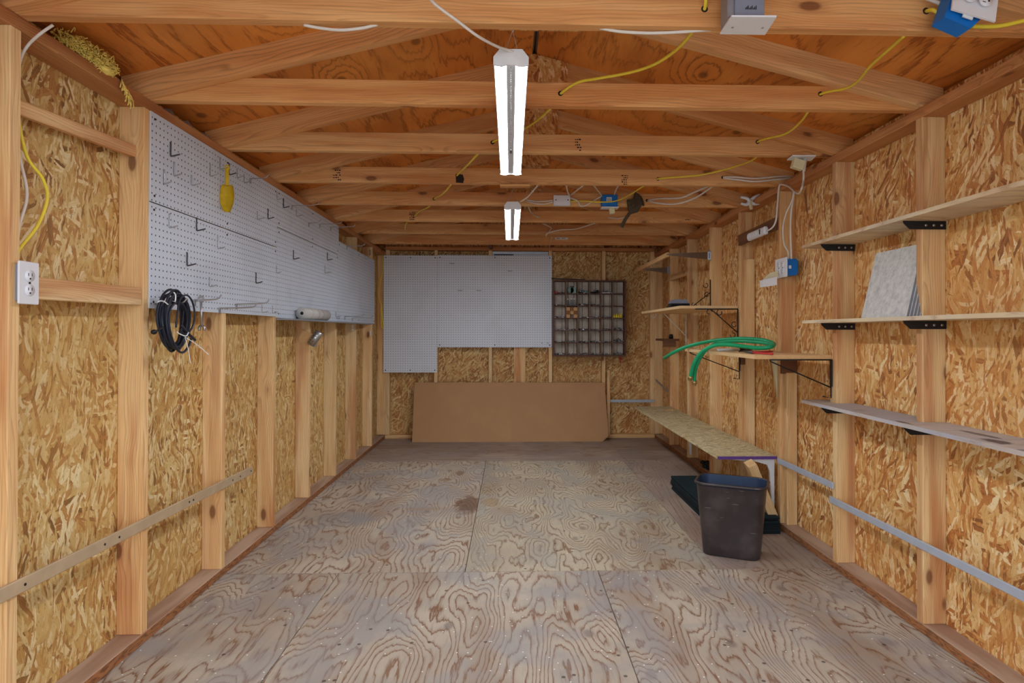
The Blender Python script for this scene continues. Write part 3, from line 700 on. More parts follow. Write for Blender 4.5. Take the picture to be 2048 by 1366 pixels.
# outlet on the near left stud
def duplex(parent, c, u, v, n, sc_=1.0, mat='outlet_face'):
    """two receptacle faces with slots; u across, v up, n out"""
    q = MB(); s_ = MB()
    Rm = Matrix((u, v, n)).transposed()
    for k in (-1, 1):
        cc_ = c+v*(.0195*k*sc_); q.cyl(cc_, cc_+n*.0025, .0165*sc_, n=20)
        for dx in (-.006, .006): s_.box(cc_+u*dx*sc_+v*.003*sc_+n*.0026, (.002*sc_, .008*sc_, .0006), Rm)
        s_.box(cc_-v*.008*sc_+n*.0026, (.0045*sc_, .0045*sc_, .0006), Rm)
    s_.cyl(c+n*.0005, c+n*.0022, .003*sc_, n=8)
    q = q.build('receptacle', mat, parent); s_.build('slots', 'ink', q)
ol = thing('wall_outlet', 'white duplex outlet beside the near stud of the left wall', 'outlet', pX(XL+.008, 56, 609))
c0 = pX(XL+.012, 56.5, 566); q = MB(); q.box(c0, (.006, .071, .116), None, 0, .002); q.build('cover_plate', 'white_plastic', ol)
q = MB(); q.box(c0-Vector((.032, 0, 0)), (.056, .060, .10), None, 0, .002); q.build('box', 'grey_plastic', ol)
duplex(ol, c0+Vector((.003, 0, 0)), Vector((0, 1, 0)), Vector((0, 0, 1)), Vector((1, 0, 0)))

def cable(pts, r, mat, label, name='cable', cat='cable', group=None, n=7, sm=6):
    o = MB().tube(pts, r, n, 0, sm).build(name, mat, None); return tag(o, label, cat, group)
XC = XL-.02
cable([pX(XC, 36, 190), pX(XC, 38, 245), pX(XC, 55, 315), pX(XC+.01, 84, 355), pX(XC+.01, 95, 395), pX(XC+.005, 76, 450), pX(XC, 38, 500), pX(XC-.02, 30, 530)], .0045, 'cord_yellow', 'yellow cable curving down the near left stud to the outlet')
cable([pY(1.72, 106, 50), pY(1.71, 80, 68), pX(XL, 55, 92), pX(XL-.012, 40, 122), pX(XC, 34, 170), pX(XC, 30, 250), pX(XC, 38, 310), pX(XC, 54, 388), pX(XC, 38, 455), pX(XC, 30, 530)], .0040, 'cord_white', 'white cable curving down the near left stud from front joist')

# insulation tuft
ins = thing('insulation', 'tuft of yellow insulation wool sticking out above left top plate', 'insulation', (XL-.02, 2.0, ZT))
rr = random.Random(11); q = MB(); cl = []
pc = [pX(XL-.03, 128, 82), pX(XL-.025, 150, 92), pX(XL-.02, 170, 106), pX(XL-.01, 190, 118), pX(XL-.00, 205, 132), pX(XL+.005, 218, 148)]
for i in range(1500):
    t = rr.random()*(len(pc)-1.001); k = int(t); c0 = pc[k].lerp(pc[k+1], t-k); w_ = .040 if t < 4 else .024
    v_ = Vector((rr.gauss(0, 1), rr.gauss(0, 1), rr.gauss(0, .85))).normalized(); c0 = c0+Vector((v_.x*.9, v_.y*1.3, v_.z*.8))*w_*rr.uniform(.5, 1.05)
    if c0.z < ZT+.004: c0.z = ZT+.004+rr.random()*.01; c0.x = min(c0.x, XL-.003)
    L_ = rr.uniform(.008, .019); d = (v_*.5+Vector((.5, -.2, -.35))).normalized()*L_; s_ = Vector((rr.gauss(0, 1), rr.gauss(0, 1), rr.gauss(0, 1)))*.006
    q.tube([c0, c0+d*.5+s_, c0+d], lambda t: .0021*(1-t*.55), 4, 0, 2)
for k in range(len(pc)-1): q.ball(pc[k].lerp(pc[k+1], .5), (.020, .038, .014), 0, 8)
q.build('wool', 'ins', ins)
q = MB(); p0 = pX(XL+.006, 240, 160); p1 = pX(XL+.008, 252, 180); p2 = pX(XL+.012, 262, 208)
for i in range(40):
    t = rr.random(); c0 = (p0.lerp(p1, t*2) if t < .5 else p1.lerp(p2, t*2-1))+Vector((abs(rr.gauss(0, .003)), rr.gauss(0, .006), rr.gauss(0, .003)))
    q.tube([c0, c0+Vector((rr.uniform(0, .006), rr.gauss(0, .008), -.02))], .0022, 4, 0, 0)
q.build('wool_strand', 'ins', ins)

# ------------------------------------------------------------------ back wall things
def bpeg(x0, x1, z0, z1, label):
    o = MB().span((x0+.001, YB-PT, z0), (x1-.001, YB-.0005, z1), 0, .0008).build('pegboard', 'peg_back', None, (0, 0, 0)); tag(o, label, 'pegboard', 'white pegboard sheets on the back wall')
    s = MB()
    for x in (x0+.025, (x0+x1)/2, x1-.025):
        for z in (z0+.025, z1-.025): s.cyl((x, YB-PT, z), (x, YB-PT-.002, z), .006, n=8)
    s.build('screw', 'ink', o, kind='stuff')
bpeg(-1.343, -.774, .70, 1.94, 'tall narrow white pegboard at the left of back wall')
bpeg(-.774, .441, .966, 1.945, 'wide white pegboard on back wall beside the compartment tray')
for x, y, lb in ((904, 527, 'small dark hook at top left of the wide back pegboard'), (1020, 542, 'small dark hook at top right of the wide back pegboard'), (920, 581, 'lower left small dark hook of the wide back pegboard'), (958, 581, 'lower small dark hook near the middle of wide back pegboard'), (1084, 686, 'left of two tiny hooks in the bottom right pegboard corner'), (1096, 686, 'right of two tiny hooks in the bottom right pegboard corner')):
    c0 = pY(YB-PT-.003, x, y); q = MB(); w_ = .026 if y < 600 else .008
    q.tube([c0+Vector((-w_, 0, .002)), c0+Vector((-w_*.3, -.004, -.001)), c0+Vector((w_, -.004, 0))], .0022, 6); q.tube([c0, c0+Vector((0, -.02, -.004))], .0018, 5)
    tag(q.build('pegboard_hook', 'dark_steel'), lb, 'hook', 'small hooks on the back pegboard')
# hardboard sheet leaning
tl, tr, br, bl = pY(6.50, 829, 765), pY(6.50, 1209, 765), pZ(.002, 1202, 882), pZ(.002, 824, 884)
br2 = Vector((1.012, br.y+.012, .05)); n_ = Vector((0, -.012, .003))
hb = MB(); P = [bl, br, br2, tr, tl]; P = [Vector((p.x, p.y, p.z)) for p in P]
yy = lambda z: bl.y+(6.50-bl.y)*z/tl.z
P = [Vector((bl.x, yy(0), 0)), Vector((.955, yy(0), 0)), Vector((1.018, yy(.055), .055)), Vector((tr.x, yy(tr.z), tr.z)), Vector((tl.x, yy(tl.z), tl.z))]
bk = [p+Vector((0, .012, 0)) for p in P]; n = 5
hb.add(P+bk, [tuple(range(n)), tuple(range(2*n-1, n-1, -1))]+[(i, (i+1) % n, n+(i+1) % n, n+i) for i in range(n)])
tag(hb.build('hardboard_sheet', 'hardboard', None, (0, 0, 0)), 'large brown hardboard sheet with clipped corner leaning on back wall', 'board')
# battens beside it and grey strip
tag(board('batten', pY(6.50, 1217, 740)+Vector((0, 0, 0)), Vector((pY(6.50, 1217, 870).x, 6.50, .04)), .018, .030, None, 'stud', up=(1, 0, 0)), 'upright wooden batten beside the hardboard sheet', 'batten')
a = pY(YB-.012, 1213, 802); b2 = pY(YB-.012, 1309, 802)
gs = board('metal_strip', a, b2, .012, .030, None, 'grey_strip', up=(0, 0, 1)); tag(gs, 'grey strip fixed level on back wall above the long low shelf', 'strip')
# yellow cable loop in the left corner
yb = 6.50
cable([pY(yb, 765, 508), pY(yb, 766, 540), pY(yb, 760, 565), pY(yb, 757, 590), pY(yb, 763, 613), pY(yb, 765, 640), pY(yb, 767, 655), pY(yb, 763, 650), pY(yb, 762, 615)], .005, 'cord_yellow', 'thin yellow cable hanging in the back left corner')

# compartment tray
TD = .115; TY = YB-TD
TX0, TX1, TZ0, TZ1 = pY(TY, 1106, 640).x, pY(TY, 1252, 640).x, pY(TY, 1180, 713).z, pY(TY, 1180, 560).z
tr_ = thing('compartment_tray', 'dark wooden tray of 36 compartments full of screws on back wall', 'tray', ((TX0+TX1)/2, YB-.04, TZ0))
cx = [TX0+.014+(TX1-TX0-.028)*k/6 for k in range(7)]; cz = [TZ0+.014+(TZ1-TZ0-.028)*k/6 for k in range(7)]
bx = [0, .135, .22, .30, .415, .50, .60, .715, .80, .90, 1]
for a, b_ in zip(bx, bx[1:]): MB().span((TX0+(TX1-TX0)*a+.0025, YB-.008-.002*(int(a*100) % 3), TZ0), (TX0+(TX1-TX0)*b_-.0025, YB-.0005, TZ1)).build('back_board', 'tray_back', tr_)
MB().span((TX0, YB-.004, TZ0), (TX1, YB-.0002, TZ1)).build('back_panel', 'ink', tr_)
q = MB(); q.span((TX0, TY, TZ0), (TX0+.014, YB-.008, TZ1)); q.span((TX1-.014, TY, TZ0), (TX1, YB-.008, TZ1)); q.span((TX0+.014, TY, TZ0), (TX1-.014, YB-.008, TZ0+.014)); q.span((TX0+.014, TY, TZ1-.014), (TX1-.014, YB-.008, TZ1)); q.build('frame', 'tray_wood', tr_)
for k in range(1, 6): MB().span((TX0+.014, TY+.002, cz[k]-.004), (TX1-.014, YB-.008, cz[k]+.004)).build('row_shelf', 'tray_wood', tr_)
for k in range(1, 6):
    for j in range(6): MB().span((cx[k]-.004, TY+.006, cz[j]+.004), (cx[k]+.004, YB-.008, cz[j+1]-.004)).build('divider', 'tray_div', tr_)
full = {(0, 0): 2, (0, 1): 2, (0, 2): 2, (0, 3): 2, (0, 4): 1, (0, 5): 3, (1, 0): 1, (1, 1): 2, (1, 2): 1, (1, 3): 2, (1, 4): 1, (1, 5): 5, (2, 0): 1, (2, 1): 1, (2, 2): 2, (2, 3): 1, (2, 4): 2, (2, 5): 3, (3, 0): 2, (3, 2): 1, (3, 3): 2, (3, 4): 1, (4, 0): 1, (4, 2): 2, (4, 3): 2, (5, 0): 1, (5, 2): 4, (5, 3): 4, (5, 4): 3}
rown = ['bottom', 'second lowest', 'third lowest', 'third highest', 'second highest', 'top']; coln = ['first', 'second', 'third', 'fourth', 'fifth', 'last']
rr = random.Random(5)
for (r, c), amt in full.items():
    q = MB(); x0, x1 = cx[c]+.009, cx[c+1]-.009; z = cz[r]+.004
    for k in range(16+amt*9):
        x = rr.uniform(x0, x1); y = rr.uniform(TY+.010, TY+.07); zz = z+.003+rr.random()*.008*amt*(1-abs((x-(x0+x1)/2)/(x1-x0))*1.2); s_ = rr.uniform(.004, .008)
        if rr.random() < .5: q.box((x, y, zz), (s_*2, s_*1.6, s_), Matrix.Rotation(rr.uniform(0, 3), 3, 'Z'), int(rr.random() < .4))
        else: q.cyl((x, y, zz), Vector((x, y, zz))+Vector((rr.uniform(-1, 1), rr.uniform(-.6, .6), rr.uniform(-.1, .5)))*.018, .0026, n=5, mi=int(rr.random() < .3))
    o = q.build('screw_pile', ['screws', 'bright_screws']); tag(o, f'small pile of screws in the {coln[c]} cell of the {rown[r]} tray row', 'hardware', 'hardware piles in the tray', 'stuff')
# distinct contents
def cell(c, r): return cx[c]+.005, cx[c+1]-.005, cz[r]+.004
x0, x1, z = cell(1, 3)
s3 = (x1-x0)/3
for i in range(3):
    for j in range(3):
        if (i, j) == (1, 0): continue
        mt = 'cork_dark' if (i+j) % 2 else 'cork'
        o = MB().span((x0+s3*i+.001, TY+.004, z+.037*j+.0005), (x0+s3*(i+1)-.001, TY+.034, z+.037*(j+1)-.0005), 0, .001).build('wood_cube', mt)
        tag(o, f'{"brown" if (i+j) % 2 else "pale"} wooden cube in tray stack, {["left", "middle", "right"][i]} column {["lowest", "centre", "topmost"][j]} row', 'block', 'wooden cubes stacked in the tray')
x0, x1, z = cell(1, 4)
for k, (x, h_) in enumerate(((x0+.006, .06), (x0+.045, .062), (x0+.075, .062))):
    t_ = thing('vial', f'{["left", "middle", "right"][k]} clear white-capped vial in the tray', 'vial', (x+.008, TY+.03, z), 'white-capped vials in the tray')
    MB().cyl((x+.008, TY+.03, z), (x+.008, TY+.03, z+h_), .007 if k else .005, n=10).build('body', 'grey_plastic', t_); MB().cyl((x+.008, TY+.03, z+h_), (x+.008, TY+.03, z+h_+.014), .008, n=10).build('cap', 'marker_white', t_)
x0, x1, z = cell(5, 3)
for k in range(4):
    x = x0+.013+.024*k; h_ = .052 if k % 2 else .042
    o = MB().cyl((x, TY+.025, z), (x, TY+.025, z+h_*.7), .0118, n=8); o.cyl((x, TY+.025, z+h_*.7), (x, TY+.025, z+h_), .007, .004, n=8); tag(o.build('wire_nut', 'cord_yellow'), f'yellow connector cap in tray, {["leftmost", "second from left", "third from left", "rightmost"][k]} of four', 'connector', 'yellow caps in the tray')
x0, x1, z = cell(1, 5)
t_ = thing('tape_dispenser', 'pale teal round case in the top tray row', 'case', ((x0+x1)/2, TY+.03, z)); q = MB(); q.cyl(((x0+.045), TY+.012, z+.032), ((x0+.045), TY+.048, z+.032), .032, n=20); q.span((x0+.045, TY+.012, z), (x1-.012, TY+.048, z+.058)); q.build('shell', 'pale_teal', t_); MB().span((x0+.04, TY+.02, z+.06), (x0+.075, TY+.04, z+.075), 0, .003).build('clip', 'black', t_)
x0, x1, z = cell(0, 5)
tag(MB().span((x0+.004, TY+.01, z), (x0+.03, TY+.04, z+.018), 0, .003).build('red_fitting', 'red'), 'small red fitting in the top left tray cell', 'fitting')
x0, x1, z = cell(4, 5)
q = MB()
for k in range(10): q.cyl((x0+.012+k*.0105, TY+.02, z), (x0+.012+k*.0105, TY+.02, z+.014), .0044, n=8)
tag(q.build('white_beads', 'marker_white'), 'row of white plugs in the fifth top tray cell', 'hardware', None, 'stuff')
x0, x1, z = cell(2, 5)
q = MB(); q.cyl((x0+.02, TY+.03, z+.03), (x0+.075, TY+.03, z+.012), .012, n=10); q.cyl((x0+.085, TY+.03, z+.005), (x0+.085, TY+.03, z+.03), .014, n=10); tag(q.build('pipe_fitting', 'pale_teal'), 'pale fittings in the third top tray cell', 'fitting')
x0, x1, z = cell(3, 5)
q = MB(); q.ball((x0+.05, TY+.035, z+.014), (.045, .025, .014)); q.ball((x0+.08, TY+.03, z+.02), (.02, .02, .018)); tag(q.build('black_rag', 'black'), 'black scrap heap in the fourth top tray cell', 'scrap')
x0, x1, z = cell(0, 3)
tag(MB().cyl((x0+.09, TY+.03, z), (x0+.09, TY+.03, z+.026), .011, n=12).build('white_jar', 'marker_white'), 'tiny white jar in the first cell beside the wooden cubes', 'jar')
tag(MB().cyl(pY(TY+.02, 1103, 557), pY(TY+.02, 1170, 560), .006, n=8).build('thin_rod', 'dark_steel'), 'thin dark rod lying on top of the compartment tray', 'rod')
c0 = pY(YB-.03, 1241, 716); q = MB(); q.cyl(c0+Vector((0, 0, .0)), c0+Vector((0, 0, -.065)), .007, .003, n=8); q.span(c0+Vector((-.018, -.004, -.012)), c0+Vector((.018, .004, 0))); tag(q.build('red_handle_tool', 'red'), 'small red tool hanging under the compartment tray', 'tool')

# ------------------------------------------------------------------ right wall shelves
SHX = 1.452
studsR = [1.649+SP*i for i in range(0, 8)]
M['shelf_low'] = m_ply('shelf_worn', (206, 198, 192), (190, 180, 172), (150, 112, 84), (80, 66, 60), dirt=(176, 178, 190), dirtamt=.7, lineamt=.35, stains=[(1.86, 1.50, .06, .03, (52, 46, 52), .8), (1.98, 1.55, .10, .018, (70, 60, 60), .7), (2.25, 1.47, .05, .012, (60, 44, 38), .8)])
def plyshelf(z, y0, y1, label, mat='shelf_ply'):
    poly = [(SHX, y0), (SHX, y1), (XRS-.003, y1)]
    for y in sorted([s for s in studsR+[1.028] if y0 < s < y1], reverse=True):
        poly += [(XRS-.003, y+TH+.002), (XR-.002, y+TH+.002), (XR-.002, y-.002), (XRS-.003, y-.002)]
    poly += [(XRS-.003, y0)]
    o = MB().prism(poly, 2, z-.015, z).build('wall_shelf', mat, None, (0, 0, 0), True); tag(o, label, 'shelf', 'plywood shelves between the near right studs')
zs_top, zs_mid, zs_low = px(0, SHX, 1623, 487).z+.004, px(0, SHX, 1623, 641).z+.002, px(0, SHX, 1620, 806).z+.006
plyshelf(zs_top, 1.35, 3.02, 'highest plywood shelf notched around the near right studs')
plyshelf(zs_mid, 1.35, 3.02, 'middle plywood shelf of near right wall carrying the grey tiles')
plyshelf(zs_low, 1.35, 3.03, 'lowest plywood shelf of the near right wall, dark stains on top', 'shelf_low')
k = 0
for z, nz in ((zs_top, 'highest'), (zs_mid, 'middle'), (zs_low, 'lowest')):
    for y, ny in ((studsR[1], 'nearer'), (studsR[2], 'farther')):
        t_ = thing('shelf_bracket', f'black steel bracket under {nz} plywood shelf at the {ny} stud', 'bracket', (1.55, y-.004, z-.05), 'black brackets under the plywood shelves')
        zt_ = z-.0155
        MB().prism([(XRS-.002, zt_), (1.468, zt_), (1.472, zt_-.010), (1.495, zt_-.031), (XRS-.002, zt_-.031)], 1, y-.0055, y-.0015).build('web', 'black_metal', t_)
        q = MB()
        for x in (1.555, 1.585, 1.615): q.cyl((x, y-.0055, zt_-.016), (x, y-.0075, zt_-.016), .005, n=10)
        q.build('bolt', 'steel', t_)
# tiles
zt0 = zs_mid
bA = Vector((1.500, px(0, 1.500, 1722, 637).y, zt0)); bB = Vector((1.500, px(0, 1.500, 1813, 636).y, zt0)); tA = px(0, 1.585, 1745, 503)
uu = (bB-bA).normalized(); ww = (tA-bA); ww = (ww-uu*ww.dot(uu)*.55).normalized(); nn = uu.cross(ww).normalized()
if nn.x > 0: nn = -nn
for k in range(6):
    o_ = bA - nn*(.0105*k) + uu*(-.001*k); q = MB(); Wd = (bB-bA).length+.006*k; Hd = .295
    p = [o_, o_+uu*Wd, o_+uu*Wd+ww*Hd, o_+ww*Hd]; zm = min(v.z for v in p)-zt0
    p = [v-Vector((0, 0, zm-.0005)) for v in p]; bk = [v-nn*.0085 for v in p]
    q.add(p+bk, [(0, 1, 2, 3)], 0); q.add(p+bk, [(7, 6, 5, 4), (0, 4, 5, 1), (1, 5, 6, 2), (2, 6, 7, 3), (3, 7, 4, 0)], 1)
    tag(q.build('floor_tile', ['tile', 'tile_edge']), ['mottled grey tile leaning at the front of the stack', 'second grey tile of the leaning stack from the front', 'third grey tile of the leaning stack from the front', 'fourth grey tile of the leaning stack from the front', 'fifth grey tile of the leaning stack from the front', 'rearmost grey tile of the leaning stack, against the wall'][k], 'tile', 'grey tiles leaning on the middle shelf')

# hose shelf
HZ = 1.020
HS = MB().span((1.172, 2.912, HZ-.019), (XR-.001, 4.10, HZ), 0, .001).build('wall_shelf', 'melamine', None); tag(HS, 'deep tan shelf carrying the green hose, on wire brackets', 'shelf')
MB().span((1.1715, 2.9115, HZ-.018), (XR-.003, 2.9125, HZ-.001)).build('edge_band', 'particle', HS)
def wire_bracket(y, label, x0, big=True):
    t_ = thing('wire_bracket', label, 'bracket', (XR-.006, y, HZ-.21)); r = .0032; xw = XR-.008
    q = MB(); q.tube([(xw, y, HZ-.022), (x0, y, HZ-.022)], r, 6, sm=0); q.build('arm', 'black_metal', t_)
    q = MB(); q.tube([(x0, y, HZ-.022), (x0+.004, y, HZ-.03), (xw, y, HZ-.155)], r, 6, sm=0); q.build('brace', 'black_metal', t_)
    q = MB(); q.tube([(xw, y, HZ-.02), (xw, y, HZ-.205), (xw-.04, y, HZ-.197)], r, 6, sm=0); q.span((xw-.003, y-.006, HZ-.15), (xw+.004, y+.006, HZ-.02)); q.build('post', 'black_metal', t_)
wire_bracket(2.905, 'black wire bracket under the near end of the hose shelf', 1.24)
wire_bracket(4.085, 'black wire bracket under the far end of the hose shelf', 1.20)
for i, (x0, x1, y0, y1) in ((3, (1560, 1596, 717, 747)), (4, (1480, 1509, 716, 729))):
    y = studsR[i]-.001; a = pY(y, x0, y0); b2 = pY(y, x1, y1)
    board('cleat', (a.x, y-.012, (a.z+b2.z)/2), (b2.x, y-.012, (a.z+b2.z)/2), .022, abs(a.z-b2.z), wr, 'dark_lumber')
    # short sister studs nailed to the near faces
board('sister_stud', (XR+.052, studsR[3]-.02, TH), (XR+.052, studsR[3]-.02, .90), .060, .036, wr, 'stud', up=(0, 1, 0))
board('sister_stud', (XR+.054, studsR[4]-.02, TH), (XR+.054, studsR[4]-.02, 1.62), .060, .036, wr, 'stud', up=(0, 1, 0))
# white tapered shelf support under the hose shelf
ws = MB(); y = 3.52; a = pY(y, 1545, 721); b2 = pY(y, 1557, 721); c0 = pY(y, 1557, 800)
ws.add([a, b2, c0, a+Vector((0, .02, 0)), b2+Vector((0, .02, 0)), c0+Vector((0, .02, 0))], [(0, 1, 2), (5, 4, 3), (0, 3, 4, 1), (1, 4, 5, 2), (2, 5, 3, 0)])
tag(ws.build('tapered_bracket', 'beige_plastic'), 'pale tapered bracket below the hose shelf', 'bracket')
# hose
def hp(x, y, X): return pX(X, x, y)
h1 = [(1329, 716, 1.075), (1347, 705, 1.09), (1375, 693, 1.16), (1420, 682.5, 1.25), (1470, 677.5, 1.33), (1515, 679, 1.40), (1540, 684, 1.43), (1548, 689, 1.42), (1540, 694, 1.37), (1515, 696, 1.32), (1480, 692, 1.26), (1450, 689, 1.205), (1425, 692, 1.155), (1402, 706, 1.11), (1388, 727, 1.08), (1381, 754, 1.072)]
h2 = [(1389, 764, 1.10), (1390, 745, 1.10), (1397, 722, 1.11), (1412, 700, 1.16), (1436, 686, 1.24), (1470, 682, 1.32), (1510, 684, 1.38), (1534, 687, 1.405), (1545, 690, 1.405)]
hs = thing('garden_hose', 'short green garden hose folded over the edge of the deep shelf', 'hose', (1.3, 3.5, HZ))
MB().tube([hp(*p) for p in h1], .0115, 12).build('hose', 'green_hose', hs)
MB().tube([hp(*p) for p in h2], .0105, 12).build('hose', 'green_hose', hs)
for (p, q_) in ((h1[0], h1[1]), (h1[-1], h1[-2]), (h2[0], h2[1])):
    a = hp(*p); d = (a-hp(*q_)).normalized(); q = MB(); q.cyl(a-d*.008, a+d*.012, .0145, n=14); q.cyl(a+d*.012, a+d*.022, .011, n=14); q.build('coupling', 'brass', hs)
t_ = thing('marker', 'white marker pen with black cap on the hose shelf', 'pen', pZ(HZ, 1465, 702))
a = pZ(HZ+.008, 1436, 700); b2 = pZ(HZ+.008, 1478, 699); c0 = pZ(HZ+.008, 1503, 698)
MB().cyl(a, b2, .0075, n=12).build('barrel', 'marker_white', t_); MB().cyl(b2, c0, .008, n=12).build('cap', 'black', t_)
t_ = thing('pliers', 'red handled pliers lying on the hose shelf edge', 'pliers', pZ(HZ, 1520, 706))
a = pZ(HZ+.007, 1505, 705); e1 = pZ(HZ+.007, 1545, 703); e2 = pZ(HZ+.007, 1545, 708); j = pZ(HZ+.006, 1488, 703)
MB().tube([a, (a+e1)/2+Vector((0, .008, 0)), e1], .005, 8).build('handle', 'red', t_); MB().tube([a, (a+e2)/2-Vector((0, .008, 0)), e2], .005, 8).build('handle', 'red', t_)
q = MB(); q.tube([a, j], lambda t: .009-.005*t, 8, 0, 0); q.build('jaws', 'dark_steel', t_)
tag(MB().cyl(pZ(HZ+.004, 1478, 703), pZ(HZ+.004, 1512, 696), .003, n=8).build('pencil', 'dark_steel'), 'thin dark pencil behind the marker on the hose shelf', 'pencil')

# far shelf on scroll brackets
FZ = 1.310
fs_ = MB().span((1.150, 4.13, FZ-.019), (XR-.001, 5.37, FZ), 0, .001).build('wall_shelf', 'melamine', None); tag(fs_, 'tan shelf on black scroll brackets beyond the hose shelf', 'shelf')
def scroll(q, c, r, y, a0=0, a1=4.9): q.tube([(c[0]+r*(1-.25*(a-a0)/(a1-a0))*math.cos(a), y, c[1]+r*(1-.25*(a-a0)/(a1-a0))*math.sin(a)) for a in [a0+(a1-a0)*k/10 for k in range(11)]], .0028, 5, 0, 2)
def scroll_bracket(y, flip, label):
    s_ = -1 if not flip else 1; z0 = FZ-.023 if not flip else FZ+.006; xw = XR-.006
    t_ = thing('scroll_bracket', label, 'bracket', (xw-.08, y, min(z0, z0+s_*.24)), 'black scroll brackets')
    MB().tube([(xw, y, z0), (xw-.29 if not flip else xw-.2, y, z0)], .004, 6, sm=0).build('arm', 'black_metal', t_)
    MB().tube([(xw, y, z0), (xw, y, z0+s_*.22)], .0045, 6, sm=0).build('post', 'black_metal', t_)
    MB().tube([(xw-.185, y, z0), (xw, y, z0+s_*.16)] if not flip else [(xw-.155, y, z0), (xw, y, z0+s_*.12)], .0035, 6, sm=0).build('brace', 'black_metal', t_)
    q = MB()
    for c0, a0 in (((xw-.195, z0+s_*.02), 0), ((xw-.125, z0+s_*.024), 2), ((xw-.025, z0+s_*.105), 1), ((xw-.034, z0+s_*.175), 3)): scroll(q, c0, .019, y, a0, a0+4.9)
    q.build('scroll', 'black_metal', t_)
scroll_bracket(4.12, False, 'black scroll bracket under the near end of far shelf')
scroll_bracket(studsR[5]-.006, True, 'black scroll bracket standing above the far shelf')
# white bracket, hook
t_ = thing('wire_bracket', 'white wire bracket under the far end of the far shelf', 'bracket', pY(5.29, 1372, 690))
yb_ = 5.29; q = MB(); q.tube([pY(yb_, 1322, 621), pY(yb_, 1371, 671)], .004, 6, sm=0); q.build('brace', 'white_metal', t_); q = MB(); q.tube([pY(yb_, 1372, 620), pY(yb_, 1372, 690)], .004, 6, sm=0); q.build('post', 'white_metal', t_)
q = MB(); q.tube([pY(5.33, *p) for p in ((1311, 620), (1312, 630), (1307, 636), (1301, 631))], .003, 6); tag(q.build('cup_hook', 'white_metal'), 'white hook under the far shelf front edge', 'hook')
# case on the far shelf
t_ = thing('sander', 'small black and grey power tool case on the far shelf', 'tool', (1.29, 4.45, FZ)); tx = pZ(FZ, 1358, 607)
a = pY(4.6, 1338, 606); b2 = pY(4.6, 1378, 588); zc = FZ
q = MB(); q.span((a.x, 4.55, zc), (b2.x, 4.68, zc+.022), 0, .006); q.span((a.x+.008, 4.56, zc+.022), (b2.x-.004, 4.67, zc+.036), 0, .004); q.build('body', 'black', t_)
q = MB(); q.prism([(a.x+.006, zc+.036), (b2.x-.01, zc+.036), (b2.x-.025, zc+.066), (a.x+.035, zc+.066), (a.x+.02, zc+.056)], 1, 4.57, 4.66); q.build('lid', 'grey_plastic', t_)
# high silver brackets and front bar
BX = 1.13
for i, py0, py1, lx, ly_, lab, lb in ((5, 504, 519, 1333, 509, True, 'nearer silver bracket high on right wall, with white label'), (7, 535, 547, 1284, 538, False, 'farther silver bracket high on the right wall')):
    y = studsR[i]-.004; a = pY(y, 1417 if i == 5 else 1336, py0); c0 = pY(y, 1417 if i == 5 else 1336, py1); l_ = pY(y, lx, ly_)
    t_ = thing('angle_bracket', lb, 'bracket', (a.x, y, c0.z), 'silver brackets high on the right wall')
    MB().prism([(a.x, a.z), (a.x, c0.z), (l_.x, l_.z-.006), (l_.x, l_.z+.006)], 1, y-.003, y).build('arm', 'bracket_steel', t_)
    MB().span((XR-.028, y-.006, c0.z-.006), (XR-.002, y+.004, a.z+.012)).build('post', 'galv', t_)
    if lab: MB().span((XR-.026, y-.0075, c0.z-.001), (XR-.004, y-.006, a.z)).build('label', 'marker_white', t_); MB().span((XR-.018, y-.0082, c0.z+.006), (XR-.012, y-.0075, a.z-.008)).build('print', 'blue_box', t_)
y5, y7 = studsR[5]-.006, studsR[7]-.006
a = pY(y5, 1336, 509); b2 = pY(y7, 1275, 540)
tag(board('shelf_rail', b2, a, .02, .034, None, 'stud'), 'narrow wooden rail spanning the two high silver brackets', 'rail')
board('cleat', (XR+.01, studsR[6]+.04, pX(XR, 1355, 551).z), (XR+.01, studsR[7]+.0, pX(XR, 1342, 556).z), .02, .05, wr, 'stud')
# little corner shelf
a = pY(studsR[6]+.3, 1326, 682); b2 = pY(studsR[6]+.3, 1371, 682)
cs = MB().span((a.x, studsR[6]+.28, a.z), (XR-.001, studsR[7]-.02, a.z+.02), 0, .001).build('corner_shelf', 'dark_lumber', None); tag(cs, 'tiny wooden shelf low between the far right studs', 'shelf')
MB().span((a.x, studsR[6]+.28, a.z-.055), (XR-.03, studsR[6]+.30, a.z)).build('apron', 'dark_lumber', cs)
tag(MB().cyl((a.x+.10, studsR[6]+.4, a.z+.02), (a.x+.10, studsR[6]+.4, a.z+.062), .022, .018, 14).build('black_pot', 'black'), 'small black cup on the tiny shelf in the far right corner', 'cup')
tag(board('angle_bar', pX(XR-.004, 1312, 760), pX(XR-.004, 1337, 784), .006, .022, None, 'galv'), 'dull metal bar slanting from the far right studs', 'bar')

